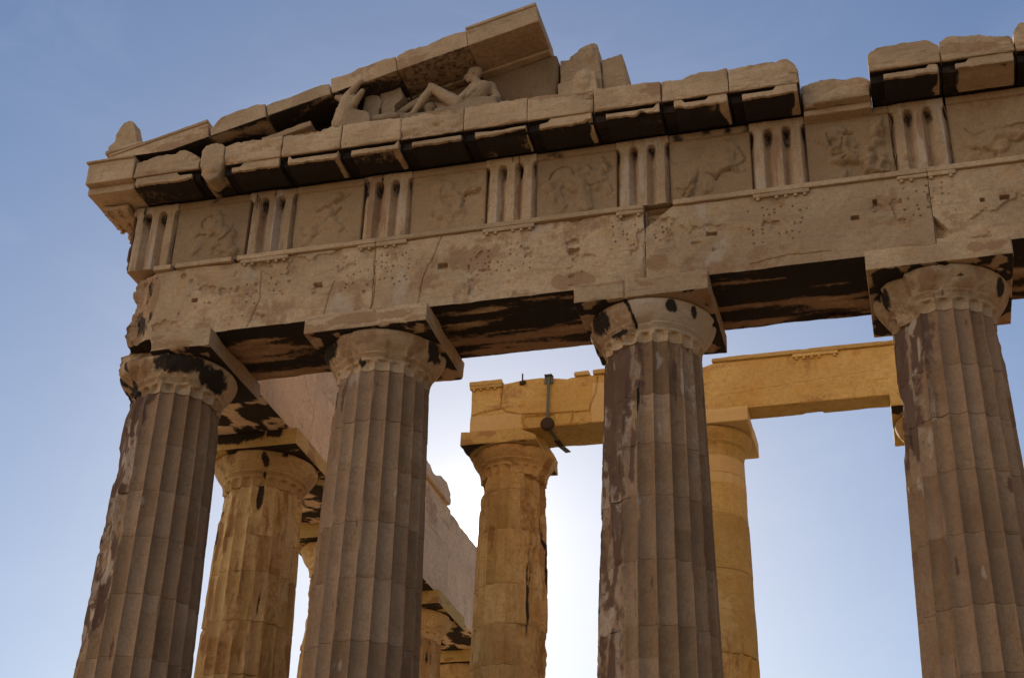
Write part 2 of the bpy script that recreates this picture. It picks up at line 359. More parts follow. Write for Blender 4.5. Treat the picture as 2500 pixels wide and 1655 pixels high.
    V = np.stack([x+r*np.cos(T), y+r*np.sin(T), Z], 1); mk = zero(V)
    g = np.arange(len(Z)).reshape(len(pr), na); a, b = g[:-1], g[1:]; F = np.stack([a, np.roll(a, -1, 1), np.roll(b, -1, 1), b], -1).reshape(-1, 4)
    mk[:, 1] = .8*sstep(.66-.2*w, .80-.2*w, fbm(P0*(4, 4, 1.5), 3, seed+23)); mk[:, 0] = sstep(.78-.12*w, .86-.12*w, fbm(P0*(4, 4, 1.2), 3, seed+24))
    if capmark: capmark(V, mk)
    mesh('echinus', V, [F, g[:1, ::-1], g[-1:]], M_FRONT if mat is M_COL else mat, root, marks=mk, sharp=30, flute=.62+.3*vn(P0*(5, 5, 1), seed+40))
    lo, hi = (x-ab, y-ab, abz[0]), (x+ab, y+ab, abz[1])
    V0, V, F = block(lo, hi, .03, .012, .005, seed+31, .07)
    if abfn: V = abfn(V0, V)
    mk = zero(V); nn = fbm(V*(2.6, 2.6, 2.6), 4, seed+33)
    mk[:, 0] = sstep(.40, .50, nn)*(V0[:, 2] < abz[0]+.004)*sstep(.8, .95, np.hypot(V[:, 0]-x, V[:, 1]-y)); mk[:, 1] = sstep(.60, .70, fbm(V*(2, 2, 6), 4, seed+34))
    if abmark: abmark(V, mk)
    mesh('abacus', V, F, {M_COL: M_FRONT, M_GOLDC: M_GOLD}.get(mat, mat), root, marks=mk)
    return root
JO = [0, .86, 1.73, 2.58, 3.42, 4.25, 5.12, 6.07, 6.98, 7.82, 8.62, 9.488]
def jit(s, a=.12): 
    r = random.Random(s); return [z if i in (0, 11) else z+r.uniform(-a, a) for i, z in enumerate(JO)]
C2, C3, C4, C5 = 3.63, 7.986, 12.282, 16.578
FG, SG, PG = 'front row of fluted columns', 'flank columns behind the corner', 'inner porch columns'
def cornerbreak(V0, V):
    n = fbm(V0*(3, 3, 5), 4, 77); k = sstep(.06, -.06, V0[:, 0]+.12+(n-.5)*.16)*sstep(.9, .2, V0[:, 1]+.6); V = V.copy()
    V[:, 1] += k*np.clip(-.42+.3*(n-.5)-V0[:, 1], 0, None)*sstep(.3, -.4, V0[:, 1]); V[:, 0] += k*sstep(-.4, -1.0, V0[:, 0])*(.05+.2*n)
    return V
def joint3(V0, V):
    V = V.copy(); V[:, 1] += .03*sstep(.035, .01, np.abs(V0[:, 0]-7.75))*(V0[:, 1] < 0); return V
def rust(V, m, c, r): m[:, 1] = np.maximum(m[:, 1], blob(V, c, r, 8, .8))
def cm1(V, m):
    m[:, 0] = np.maximum(m[:, 0], blob(V, (.42, -.75, 9.95), (.55, .6, .17), 1, .35)+blob(V, (.82, -.3, 9.8), (.25, .35, .2), 2))
    m[:, 1] = np.maximum(m[:, 1], blob(V, (-.35, -.85, 9.95), (.3, .3, .2), 3))
def cm2(V, m):
    m[:, 1] = np.maximum(m[:, 1], .75*blob(V, (3.4, -.9, 9.98), (.5, .3, .14), 1, .7))
    m[:, 0] = np.maximum(m[:, 0], blob(V, (2.85, -.6, 9.98), (.22, .35, .16), 4)+blob(V, (4.55, -.25, 9.92), (.07, .3, .2), 5))
def cm3(V, m):
    ln = 7.74+np.clip(10.09-V[:, 2], 0, .3)*.42+(fbm(V*9, 2, 4)-.5)*.05; g = sstep(.035, .008, np.abs(V[:, 0]-ln))*(V[:, 1] < -.2)*(V[:, 2] > 9.72); d = np.hypot(V[:, 0]-C3, V[:, 1])
    V[:, 0] -= g*.035*(V[:, 0]-C3)/d; V[:, 1] -= g*.035*V[:, 1]/d
    lf = V[:, 0] < ln; m[:, 1] *= .4; m[:, 0] *= lf
    m[:, 2] = np.where(lf, 0, .75*(V[:, 2] > 9.66)); m[:, 1] = np.maximum(m[:, 1], .55*lf*(V[:, 2] > 9.66)); m[:, 0] = np.maximum(m[:, 0], g)
    m[:, 0] = np.maximum(m[:, 0], blob(V, (8.42, -.85, 9.97), (.085, .2, .12), 1, .3)+blob(V, (8.42, -.78, 9.72), (.1, .1, .04), 2, .3)+blob(V, (8.72, -.6, 9.92), (.04, .1, .13), 3, .3)+blob(V, (7.25, -.6, 9.93), (.2, .35, .17), 6, .5)+blob(V, (7.55, -.7, 9.68), (.2, .2, .05), 7, .5))
def cm4(V, m):
    m[:, 0] = np.maximum(m[:, 0], blob(V, (11.5, -.55, 9.9), (.08, .3, .22), 1, .7)+blob(V, (13.1, -.45, 9.9), (.07, .2, .16), 2, .3)+blob(V, (12.55, -.85, 9.92), (.05, .1, .03), 3, .3))
    m[:, 1] = np.maximum(m[:, 1], blob(V, (12.1, -.9, 9.9), (.14, .2, .25), 4, .5))
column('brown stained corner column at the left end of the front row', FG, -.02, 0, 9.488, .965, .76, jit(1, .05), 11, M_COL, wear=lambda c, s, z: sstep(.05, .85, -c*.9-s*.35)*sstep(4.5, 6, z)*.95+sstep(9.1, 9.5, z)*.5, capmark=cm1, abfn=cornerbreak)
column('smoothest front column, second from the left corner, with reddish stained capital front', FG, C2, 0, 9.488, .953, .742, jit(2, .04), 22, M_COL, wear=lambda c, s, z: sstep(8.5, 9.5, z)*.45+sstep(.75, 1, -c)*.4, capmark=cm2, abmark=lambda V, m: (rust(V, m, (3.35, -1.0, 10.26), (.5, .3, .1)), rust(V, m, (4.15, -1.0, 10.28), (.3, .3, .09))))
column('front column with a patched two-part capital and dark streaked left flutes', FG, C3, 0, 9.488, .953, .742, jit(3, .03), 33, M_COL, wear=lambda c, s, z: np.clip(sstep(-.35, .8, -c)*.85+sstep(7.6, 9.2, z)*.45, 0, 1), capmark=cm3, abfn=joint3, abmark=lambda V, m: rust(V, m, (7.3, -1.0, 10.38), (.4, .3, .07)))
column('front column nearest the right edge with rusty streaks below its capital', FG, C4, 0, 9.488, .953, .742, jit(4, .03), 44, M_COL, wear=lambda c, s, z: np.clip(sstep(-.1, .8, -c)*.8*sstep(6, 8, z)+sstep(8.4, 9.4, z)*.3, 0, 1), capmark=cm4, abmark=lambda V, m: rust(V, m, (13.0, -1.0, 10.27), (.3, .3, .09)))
F2Y = 3.71
yell = lambda c, s, z: .55+0*z
fl_lab = ['yellowed flank column standing just behind the corner column, black streak on its capital', 'flank column seen as a sliver left of the smooth second front column', 'flank column low beside the right edge of the smooth second front column', 'farthest flank column, only its capital showing left of the porch column by the sun']
for k in range(4):
    yy = F2Y+4.295*k
    sb = [((.25, yy-.85, 9.3), (.07, .3, .35)), ((.3, yy-.9, 9.95), (.07, .3, .16))] if k == 0 else None
    def cmf(V, m, yy=yy, k=k):
        m[:, 1] *= .5
        if k == 0: m[:, 0] = np.maximum(m[:, 0], blob(V, (.32, yy-.9, 9.93), (.06, .3, .16), 9, .3))
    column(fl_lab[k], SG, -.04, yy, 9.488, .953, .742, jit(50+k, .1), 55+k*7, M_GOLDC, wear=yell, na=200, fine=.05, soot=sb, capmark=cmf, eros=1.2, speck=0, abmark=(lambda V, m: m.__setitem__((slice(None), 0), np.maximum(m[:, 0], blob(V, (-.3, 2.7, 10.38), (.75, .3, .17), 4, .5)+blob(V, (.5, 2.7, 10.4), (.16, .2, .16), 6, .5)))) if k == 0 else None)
PJ = [.7, 1.6, 2.5, 3.4, 4.4, 5.4, 6.45, 7.2, 7.95, 9.0, 9.8, 10.22]
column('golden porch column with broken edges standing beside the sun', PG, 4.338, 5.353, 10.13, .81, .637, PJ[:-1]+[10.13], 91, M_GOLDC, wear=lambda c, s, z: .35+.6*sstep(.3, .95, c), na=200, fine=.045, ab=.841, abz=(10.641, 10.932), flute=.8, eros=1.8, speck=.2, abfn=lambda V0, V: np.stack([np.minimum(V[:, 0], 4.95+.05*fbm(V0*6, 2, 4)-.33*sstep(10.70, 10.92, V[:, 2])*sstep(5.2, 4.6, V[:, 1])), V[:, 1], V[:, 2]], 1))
p2a = lambda V, m: (m.__setitem__((slice(None), 2), .9), m.__setitem__((slice(None), slice(0, 2)), 0))
def p2m(V, m): m[:, 2] = np.maximum(m[:, 2], (V[:, 2] > 9.62)*1.0); m[:, 2] = np.maximum(m[:, 2], .8*blob(V, (8.3, 4.8, 7.0), (.3, .5, .5), 5, .6)); m[:, 1] *= .4*(V[:, 2] < 7.3)
column('golden porch column with smooth unfluted new drums right of the patched column', PG, 8.061, 5.353, 10.13, .81, .645, PJ[:-1]+[10.13], 97, M_GOLD, wear=lambda c, s, z: sstep(7.2, 6.6, z)*.9, na=200, fine=.045, ab=.841, abz=(10.641, 10.932), flute=.12, smooth_drum={0: 1, 1: 1, 2: 1, 3: 1, 4: .9, 5: .6, 6: .0, 7: 0., 8: .0, 9: .25}, eros=1.5, speck=.2, drummark=p2m, abmark=p2a)
column('porch column almost hidden behind the right front column', PG, 12.244, 5.353, 10.13, .81, .645, PJ[:-1]+[10.13], 99, M_GOLD, na=160, fine=.08, ab=.841, abz=(10.641, 10.932), flute=.5)

# ------------------------------------------------------------------ architrave of the front
ZA0, ZA1, YF = 10.415, 11.817, -.86
def poly_dist(X, Z, pts):
    d = np.full(len(X), 9.)
    for (x0, z0), (x1, z1) in zip(pts[:-1], pts[1:]):
        vx, vz = x1-x0, z1-z0; t = np.clip(((X-x0)*vx+(Z-z0)*vz)/(vx*vx+vz*vz), 0, 1)
        d = np.minimum(d, np.hypot(X-x0-t*vx, Z-z0-t*vz))
    return d
rs = random.Random(5)
DOTS = []
for (xa, za, xb, zb) in ((1.29, 11.40, 2.12, 10.86), (3.15, 11.52, 4.26, 10.9), (5.2, 11.45, 6.28, 10.88), (7.5, 11.64, 7.97, 11.06), (8.15, 11.5, 8.5, 11.1), (9.55, 11.52, 10.56, 10.84), (11.84, 11.6, 12.64, 10.95)):
    nx, nz = max(3, int((xb-xa)/.105)), 6
    for i in range(nx):
        for j in range(nz):
            if rs.random() < .56: DOTS.append((xa+(i+.5+rs.uniform(-.33, .33))*(xb-xa)/nx, zb+(j+.5+rs.uniform(-.33, .33))*(za-zb)/nz, rs.uniform(.008, .019)))
HOLES = [(4.80, 11.142, .075, .05), (6.926, 11.134, .085, .06), (2.70, 11.08, .06, .03), (.533, 11.07, .05, .035), (9.065, 11.14, .075, .035), (11.19, 11.105, .055, .035), (13.31, 11.144, .065, .035), (11.5, 11.35, .03, .04), (13.0, 11.15, .03, .03)]
CRACKS = [[(1.55, 10.43), (1.72, 11.0), (1.66, 11.5)], [(2.85, 10.43), (2.93, 10.8), (3.0, 11.1)], [(4.45, 10.42), (4.48, 10.9), (4.62, 11.35), (4.75, 11.7)], [(9.6, 10.5), (10.2, 10.62), (10.8, 10.58)], [(3.62, 10.42), (3.7, 10.9), (3.66, 11.3), (3.6, 11.7)]]
TRI = [-.4625, 1.715, 3.76, 5.875, 8.03, 10.145, 12.265, 14.43, 16.58]
def beam(xa, xb, seed, label, corner=False):
    root = empty('architrave_beam', ((xa+xb)/2, 0, ZA0), label, 'stone beam', 'stone beams over the front columns')
    st = .0125 if xa < 13 else .05
    xs = lines(xa, xb, st); ys = lines(YF, .86, .055); zs = lines(ZA0, ZA1-.095, st)
    V0, V, F = block((xa, YF, ZA0), (xb, .86, ZA1-.095), xs=xs, ys=ys, zs=zs, r=.012, amp=.005, seed=seed, chip=.05)
    fr = sstep(YF+.03, YF+.002, V0[:, 1]); X, Z = V0[:, 0], V0[:, 2]; dep = np.zeros(len(V))
    for (hx, hz, r) in DOTS:
        if xa < hx < xb: dep = np.maximum(dep, .03*sstep(r*1.25, r*.55, np.hypot(X-hx, Z-hz)))
    for i, (hx, hz, rx, rz) in enumerate(HOLES):
        if xa < hx < xb:
            d = np.maximum(np.abs(X-hx)/rx, np.abs(Z-hz)/rz)+(fbm(V0*14, 2, i)-.5)*.6*(i < 3); dep = np.maximum(dep, .09*sstep(1.15, .85, d))
    Xw = X+(fbm(V0*3, 3, 8)-.5)*.12; Zw = Z+(fbm(V0*3, 3, 9)-.5)*.1
    for c in CRACKS: dep = np.maximum(dep, .02*sstep(.014, .003, poly_dist(Xw, Zw, c)))
    sp = fbm(V0*(1.1, 1.1, 1.4), 4, seed+50); sq = fbm(V0*(2.6, 2.6, 3.2), 4, seed+55); dep += sstep(.56, .66, sp)*.02+sstep(.66, .70, sq)*.035   # spalled sheets of surface
    if xa < 8.06 < xb+.2:
        d = np.maximum(np.abs(X-8.05), 0); k = sstep(.02, -.02, (Z*-1+11.42)+np.clip((X-8.06)*.75, -.02, 9))*(X > 8.04)*(X < 8.52); dep += k*.16
    if xa < 12.4 < xb and xa > 8.3:
        k = (X > 12.29)*sstep(.0, .02, 10.62+(12.54-X)*1.45-Z)*sstep(10.58, 10.6, Z); dep += k*.15*sstep(12.56, 12.36, X)
    V[:, 1] += fr*dep
    bt = V0[:, 2] < ZA0+.004
    V[:, 2] += bt*(sstep(.012, 0, np.abs(V0[:, 1]+.29))+sstep(.012, 0, np.abs(V0[:, 1]-.29)))*.03
    V[:, 2] += bt*sstep(.45, .86, V0[:, 1])*sstep(.5, .75, fbm(V0*(1.6, 1.6, 1), 3, seed+4))*.09
    if corner:
        d = np.hypot(V0[:, 0]-xa, (V0[:, 1]-YF)*.9); n = fbm(V0*(2.2, 2.2, 3.4), 4, 61); k = sstep(.75, .05, d+(n-.5)*.35)
        V[:, 0] += k*(.10+.22*n); V[:, 1] += k*(.05+.22*n)
    mk = zero(V)
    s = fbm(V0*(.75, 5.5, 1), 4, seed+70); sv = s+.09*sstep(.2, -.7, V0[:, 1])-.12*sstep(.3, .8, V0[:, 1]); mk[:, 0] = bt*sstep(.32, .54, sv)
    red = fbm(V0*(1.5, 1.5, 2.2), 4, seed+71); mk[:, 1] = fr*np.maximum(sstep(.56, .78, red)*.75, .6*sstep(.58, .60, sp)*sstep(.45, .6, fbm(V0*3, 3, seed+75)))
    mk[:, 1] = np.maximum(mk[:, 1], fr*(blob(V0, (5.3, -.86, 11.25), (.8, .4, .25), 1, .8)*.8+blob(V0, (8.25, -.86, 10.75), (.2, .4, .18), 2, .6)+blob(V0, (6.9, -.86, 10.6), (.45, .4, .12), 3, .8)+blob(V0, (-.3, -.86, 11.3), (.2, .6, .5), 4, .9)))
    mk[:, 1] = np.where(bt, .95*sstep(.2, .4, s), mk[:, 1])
    mk[:, 2] = fr*sstep(.60, .76, fbm(V0*(2.2, 2.2, 1.2), 4, seed+72))*.7
    if corner: mk[:, 0] = np.maximum(mk[:, 0], blob(V0, (-.5, -.86, 10.75), (.2, .6, .3), 12, 1.0)*.8+blob(V0, (-.42, -.86, 11.4), (.16, .6, .28), 13, 1.0)*.7); mk[:, 1] = np.maximum(mk[:, 1], sstep(-.3, -.55, X)*.7)
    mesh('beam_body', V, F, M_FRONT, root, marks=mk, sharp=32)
    # taenia strip, broken here and there
    gaps = [(-.9, -.30), (.02, .1), (1.12, 1.22), (8.04, 8.50)]
    segs = [(xa, xb)]
    for g in gaps:
        ns = []
        for a, b in segs:
            if g[1] <= a or g[0] >= b: ns.append((a, b)); continue
            if g[0] > a: ns.append((a, g[0]))
            if g[1] < b: ns.append((g[1], b))
        segs = ns
    for i, (a, b) in enumerate(segs):
        if b-a < .05: continue
        V0, V, F = block((a, YF-.05, ZA1-.092), (b, YF+.25, ZA1-.003), (.03, .06, .02), .010, .004, seed+i, .03)
        mesh('taenia', V, F, M_FRONT, root)
    for tx in TRI:
        if not (xa-.5 < tx < xb+.5) or tx < .5: continue
        a, b = max(tx-.4225, xa), min(tx+.4225, xb)
        if abs(tx-8.03) < .1 : b = min(b, 8.04)
        if b-a < .1: continue
        V0, V, F = block((a, YF-.045, ZA1-.165), (b, YF+.1, ZA1-.094), (.03, .05, .02), .008, .003, seed+int(tx*9), .03)
        rg = mesh('regula', V, F, M_FRONT, root, loc=((a+b)/2, YF-.02, ZA1-.165))
        for j in range(6):
            gx = tx-.4225+.845*(j+.5)/6
            if gx < a+.03 or gx > b-.03 or random.Random(int(tx*7)+j).random() < .15: continue
            n = 10; t = np.linspace(0, 2*np.pi, n, endpoint=False); G = []
            for z, r in ((ZA1-.163, .027), (ZA1-.19, .031), (ZA1-.203, .030), (ZA1-.207, .02)): G += [(gx+r*math.cos(a_), YF-.012+r*math.sin(a_), z) for a_ in t]
            g = np.arange(4*n).reshape(4, n); a4, b4 = g[:-1], g[1:]
            Fg = np.stack([a4, b4, np.roll(b4, -1, 1), np.roll(a4, -1, 1)], -1).reshape(-1, 4)
            mesh('gutta', np.array(G), [Fg, g[:1], g[-1:, ::-1]], M_FRONT, rg)
    return root
beam(-.885, 3.655, 101, 'front beam with broken left end above the corner column', True)
beam(3.66, 8.045, 102, 'front beam with rusty patch and two ragged holes between second and third front columns')
beam(8.055, 12.285, 103, 'smooth front beam with one notched top corner left of the rightmost column')
beam(12.29, 16.575, 104, 'front beam running out of the picture at the right')

# ------------------------------------------------------------------ frieze
ZF1 = 13.095
def triglyph(tx, seed, label, worn=.3):
    xa, xb = tx-.4225, tx+.4225
    zs = lines(ZA1, ZF1, .028)
    V0, V, F = block((xa, YF, ZA1), (xb, YF+.55, ZF1), xs=lines(xa, xb, .0125), ys=lines(YF, YF+.55, .09), zs=zs, r=.008, amp=.004, seed=seed, chip=.03)
    u = (V0[:, 0]-xa)/.845; fr = V0[:, 1] < YF+.03; Z = V0[:, 2]; dep = np.zeros(len(V)); n = fbm(V0*(3, 3, 4), 4, seed+1)
    for c, hw in ((0, .08), (1/3, .09), (2/3, .09), (1, .08)):
        q = np.abs(u-c)/(hw*(1+.5*worn*(n-.4))); top = 12.945-.05*q*q
        dep = np.maximum(dep, .115*np.clip(1-q, 0, 1)**.9*sstep(top+.010, top-.010, Z)*(1+.9*sstep(12.62, 12.93, Z)))
    dep += np.where(Z < 12.95, .016, 0)+worn*sstep(.52, .75, n)*.05
    V[:, 1] += fr*dep
    if worn > .5:
        k = sstep(.5, .7, fbm(V0*(2, 2, 2.6), 3, seed+2)); V[:, 0] += np.where(u < .04, k*.05, 0)+np.where(u > .96, -k*.05, 0)
    mk = zero(V); mk[:, 2] = fr*sstep(.52, .66, fbm(V0*(6, 6, .9), 4, seed+3))*.75; mk[:, 1] = sstep(.58, .70, fbm(V0*(8, 8, .8), 4, seed+4))*.8
    mk[:, 0] = fr*(sstep(.04, .08, dep)*sstep(12.55, 12.95, Z+(fbm(V0*(6, 6, 1.5), 3, seed+5)-.5)*.7)*(Z < 12.96)*.5+.6*sstep(.74, .86, fbm(V0*(12, 12, 1.1), 4, seed+6)+.14*sstep(12.4, 13.05, Z)))  # shade under the groove tops painted in, plus random dark streaks
    return put(mesh('triglyph', V, F, M_FRZ, loc=(tx, YF+.27, ZA1), marks=mk, sharp=30), label, 'triglyph', 'triglyph blocks of the front frieze')
tl = ['broken corner triglyph at the left end of the frieze', 'triglyph above the gap between corner and second column, left bar chipped', 'dark streaked triglyph above the second front column', 'triglyph midway between second and third front columns', 'pale triglyph above the patched capital, regula broken beneath it', 'triglyph right below the end of the long cornice run', 'battered triglyph above the rightmost column with bulging worn bars', 'triglyph beyond the right picture edge', 'triglyph farthest right on the front']
for i, t in enumerate(TRI[:8]): triglyph(t, 200+i, tl[i], [.6, .4, .5, .3, .4, .25, .8, .3][i])
# metope reliefs: capsules (u0, v0, u1, v1, radius, height) in the panel, worn almost flat
REL = [
    [(.3, .55, .6, .68, .16, .05), (.55, .65, .75, .45, .13, .06), (.35, .5, .3, .25, .07, .035), (.7, .4, .75, .15, .09, .05), (.45, .75, .55, .82, .08, .05), (.6, .2, .8, .12, .1, .05)],
    [(.35, .7, .62, .86, .07, .05), (.25, .3, .5, .6, .09, .035), (.55, .45, .7, .3, .08, .03), (.2, .1, .35, .3, .06, .025)],
    [(.42, .75, .45, .35, .16, .05), (.62, .6, .68, .3, .11, .055), (.28, .5, .3, .35, .05, .05), (.68, .62, .85, .66, .035, .07), (.5, .3, .5, .08, .1, .035), (.72, .82, .8, .9, .07, .04)],
    [(.2, .55, .38, .72, .13, .055), (.38, .72, .5, .45, .12, .05), (.5, .7, .72, .68, .14, .06), (.72, .65, .85, .35, .1, .055), (.25, .45, .3, .15, .08, .045), (.6, .5, .62, .12, .12, .05), (.83, .8, .88, .7, .06, .04)],
    [(.72, .85, .70, .55, .11, .055), (.70, .52, .85, .42, .09, .065), (.45, .42, .75, .48, .09, .06), (.1, .2, .22, .12, .06, .06), (.22, .16, .30, .36, .05, .06), (.48, .38, .46, .12, .07, .03)],
    [(.30, .74, .42, .60, .17, .07), (.36, .55, .38, .38, .13, .08), (.42, .40, .70, .28, .12, .10), (.70, .26, .74, .12, .10, .10), (.86, .88, .84, .55, .10, .10), (.84, .55, .70, .42, .09, .10), (.84, .5, .86, .12, .09, .09), (.30, .06, .36, .08, .07, .05)],
    [(.3, .32, .55, .28, .12, .05), (.5, .36, .98, .40, .09, .08), (.15, .1, .4, .12, .08, .03), (.7, .6, .8, .85, .13, .02)],
    [(.4, .3, .6, .7, .15, .05)]]
CREV = [[[(.48, .82), (.38, .80), (.33, .70), (.36, .62)], [(.22, .42), (.33, .50), (.42, .50)], [(.80, .60), (.80, .48), (.70, .36), (.64, .34)], [(.55, .22), (.66, .26), (.72, .18)]],
    [[(.60, .76), (.72, .82), (.80, .90)], [(.38, .42), (.55, .50), (.68, .66)], [(.30, .20), (.42, .28)]],
    [[(.46, .78), (.41, .70), (.42, .55), (.47, .46)], [(.74, .66), (.86, .72), (.92, .72)], [(.66, .88), (.60, .78), (.66, .62), (.74, .58)], [(.72, .50), (.70, .36)]],
    [[(.16, .60), (.20, .76), (.34, .86), (.44, .80), (.48, .66)], [(.52, .82), (.66, .82), (.74, .66), (.78, .48), (.86, .38)], [(.66, .48), (.74, .46), (.80, .50)], [(.28, .22), (.40, .16), (.62, .18), (.70, .20)], [(.84, .92), (.92, .80), (.90, .68)]],
    [[(.86, .80), (.94, .56), (.80, .44), (.62, .38), (.56, .30)], [(.36, .50), (.32, .30), (.18, .16), (.08, .22)], [(.40, .46), (.52, .38), (.58, .30)], [(.14, .10), (.22, .16), (.28, .10)]],
    [[(.26, .76), (.30, .60), (.34, .50)], [(.30, .44), (.48, .40)], [(.40, .32), (.48, .36), (.54, .36)], [(.52, .52), (.68, .46), (.78, .40), (.80, .28)], [(.70, .12), (.80, .10), (.90, .12)], [(.46, .74), (.56, .76)], [(.44, .66), (.42, .54)]],
    [[(.18, .58), (.30, .46), (.42, .52), (.60, .52), (.99, .56)], [(.35, .22), (.48, .16), (.46, .10)]], []]
def metope(i, xa, xb, label):
    y0 = YF+.055
    V0, V, F = block((xa, y0, ZA1), (xb, YF+.5, ZF1-.005), xs=lines(xa, xb, .017), ys=[y0, y0+.1, y0+.25, YF+.5], zs=lines(ZA1, ZF1-.005, .017), r=.006, amp=.003, seed=300+i, chip=.0)
    fr = V0[:, 1] < y0+.01; u = (V0[:, 0]-xa)/(xb-xa); v = (V0[:, 2]-ZA1)/(12.965-ZA1)
    uw = u+(fbm(V0*5, 4, 310+i)-.5)*.16; vw = v+(fbm(V0*5, 4, 320+i)-.5)*.16; h = np.zeros(len(V))
    for (a, b, c, d, r, hh) in REL[i]:
        vx, vz = c-a, d-b; t = np.clip(((uw-a)*vx+(vw-b)*vz)/(vx*vx+vz*vz+1e-9), 0, 1); q = np.hypot(uw-a-t*vx, vw-b-t*vz)/r
        h = np.maximum(h, hh*1.2*(.6*np.clip(1-q*q, 0, 1)+.4*sstep(1.02, .80, q)))
    h = h*(.3+.8*sstep(.34, .58, fbm(V0*(4.2, 4.2, 4.2), 3, 335+i)))+(fbm(V0*(4, 4, 4), 4, 330+i)-.5)*.035
    for c in CREV[i]: h -= .038*sstep(.022, .006, poly_dist(uw*.3+u*.7, vw*.3+v*.7, c))*sstep(.25, .5, vn(V0*4, 360+i))
    band = V0[:, 2] > 12.968
    h = np.where(band, .034, h*sstep(12.965, 12.93, V0[:, 2]))
    V[:, 1] -= fr*h
    mk = zero(V); mk[:, 0] = fr*band*sstep(.60, .8, fbm(V0*(3, 3, 3), 3, 340+i))*.7
    if i == 5: mk[:, 1] = .0*mk[:, 1]
    if i == 5 or i == 6: mk[:, 1] = fr*.5*sstep(.55, .7, fbm(V0*2, 3, 12))
    return put(mesh('metope', V, F, M_MET, loc=((xa+xb)/2, YF+.27, ZA1), marks=mk, sharp=50), label, 'metope', 'carved panels of the front frieze')
ml = ['worn carved panel next to the corner triglyph, small broken swirl of figures', 'almost blank carved panel with one diagonal ridge', 'carved panel with an upright worn figure above the second front column', 'carved panel with two rounded worn figures left of the patched column', 'carved panel with a worn leaping figure right of the patched column', 'carved panel with the deepest surviving figure, a bent body, under the gap in the cornice', 'carved panel at the right picture edge with a long undercut ledge', 'carved panel beyond the right picture edge']
for i in range(7): metope(i, TRI[i]+.425, TRI[i+1]-.425, ml[i])

for k, (a, b) in enumerate(((-.32, 3.65), (3.66, 7.98), (7.99, 12.28), (12.29, 16.57))):
    V0, V, F = block((a, YF+.56, ZA1+.003), (b, .86, ZF1+.03), .12, .014, .005, 350+k, .05)
    put(mesh('frieze_backing', V, F, M_FLANK, loc=((a+b)/2, .3, ZA1)), ['rear block of the frieze behind the corner bay', 'rear block of the frieze above the second bay', 'rear block of the frieze above the third bay', 'rear block of the frieze above the rightmost bay'][k], 'stone block', 'rear blocks of the frieze')

# ------------------------------------------------------------------ horizontal cornice
YG = -1.5
def cornice(xa, xb, seed, label, top, parts='cms', front=YG, slot=(.1, .9), chip=.075, side=False, mut=(.19, .03), rag=.075, ragz=.05):
    root = empty('cornice_block', ((xa+xb)/2, -.8, 13.1), label, 'cornice block', 'cornice blocks along the front')
    tz = top if callable(top) else (lambda x: np.full(len(x), float(top)))
    zt = float(np.max(tz(np.linspace(xa, xb, 20))))
    V0, V, F = block((xa, front, 13.275), (xb, -.25, zt), (.028, .06, .03), .014, .006, seed, chip)
    n = fbm(V0*(2.4, .8, 1), 4, seed+1)
    f = np.clip((V0[:, 2]-13.275)/(zt-13.275), 0, 1)
    n4 = fbm(V0*(4.5, 1.5, 2), 4, seed+21)
    V[:, 2] += f**2*(tz(V0[:, 0])-zt-sstep(.5, .75, n)*ragz-(ragz > 0)*(sstep(.56, .58, n4)*.018+sstep(.63, .65, n4)*.03+sstep(.70, .72, n4)*.04))
    n5 = fbm(V0*(1.6, 1, 4.5), 4, seed+2); V[:, 1] += (sstep(.57, .59, n5)*.014+sstep(.64, .66, n5)*.022+sstep(.71, .73, n5)*.03)*(V0[:, 1] < front+.02)*(ragz > 0)
    mk = zero(V); mk[:, 1] = sstep(.60, .72, fbm(V0*(1.3, 1.3, 4), 4, seed+3))*.7; mk[:, 2] = sstep(.66, .8, fbm(V0*(2, 2, 3), 4, seed+4))*.5
    mk[:, 0] = (V0[:, 2] < 13.28)*(V0[:, 1] > front+.035)*(not side)  # shade of the drip slot painted black on the corona's underside
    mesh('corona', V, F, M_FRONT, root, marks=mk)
    if 's' in parts:
        V0, V, F = block((xa+.001, front+.13, 13.135), (xb-.001, -.25, 13.273), (.05, .05, .03), .008, .006, seed+5, .02)
        # filled stretches of the drip groove
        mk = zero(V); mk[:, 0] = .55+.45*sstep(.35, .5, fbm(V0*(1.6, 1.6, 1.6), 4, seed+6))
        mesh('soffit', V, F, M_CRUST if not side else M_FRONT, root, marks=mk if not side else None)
    if 'm' in parts:
        a, b = xa+mut[0], xb-mut[1]
        V0, V, F = block((a, front+.03, 13.075), (b, -.93, 13.205), (.022, .045, .02), .010, .005, seed+7, .03)
        n = vn(V0*(9, 3, 3), seed+8)*.5+fbm(V0*(22, 6, 6), 2, seed+9)*.5; e = sstep(.10, 0, V0[:, 0]-a)
        bt = 1-np.clip((V0[:, 2]-13.075)/.13, 0, 1)
        V[:, 2] += bt*(n*rag+sstep(.62, .75, fbm(V0*(2.2, 1, 1), 3, seed+12))*.07)*sstep(-1.2, -1.42, V0[:, 1])
        u = (V0[:, 0]-xa)/(xb-xa); tp = 1-bt
        V[:, 2] += tp*.068*np.clip(sstep(slot[0], slot[0]-.06, u)+sstep(slot[1], slot[1]+.06, u), 0, 1)*(V0[:, 1] < -1.3)
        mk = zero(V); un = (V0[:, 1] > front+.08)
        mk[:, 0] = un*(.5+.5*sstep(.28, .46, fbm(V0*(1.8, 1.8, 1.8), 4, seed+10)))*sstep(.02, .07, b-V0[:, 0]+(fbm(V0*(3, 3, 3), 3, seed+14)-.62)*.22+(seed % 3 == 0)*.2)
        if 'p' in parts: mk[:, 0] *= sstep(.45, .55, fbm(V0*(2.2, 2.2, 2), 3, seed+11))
        mesh('mutule', V, F, M_FRONT, root, marks=mk)
    return root
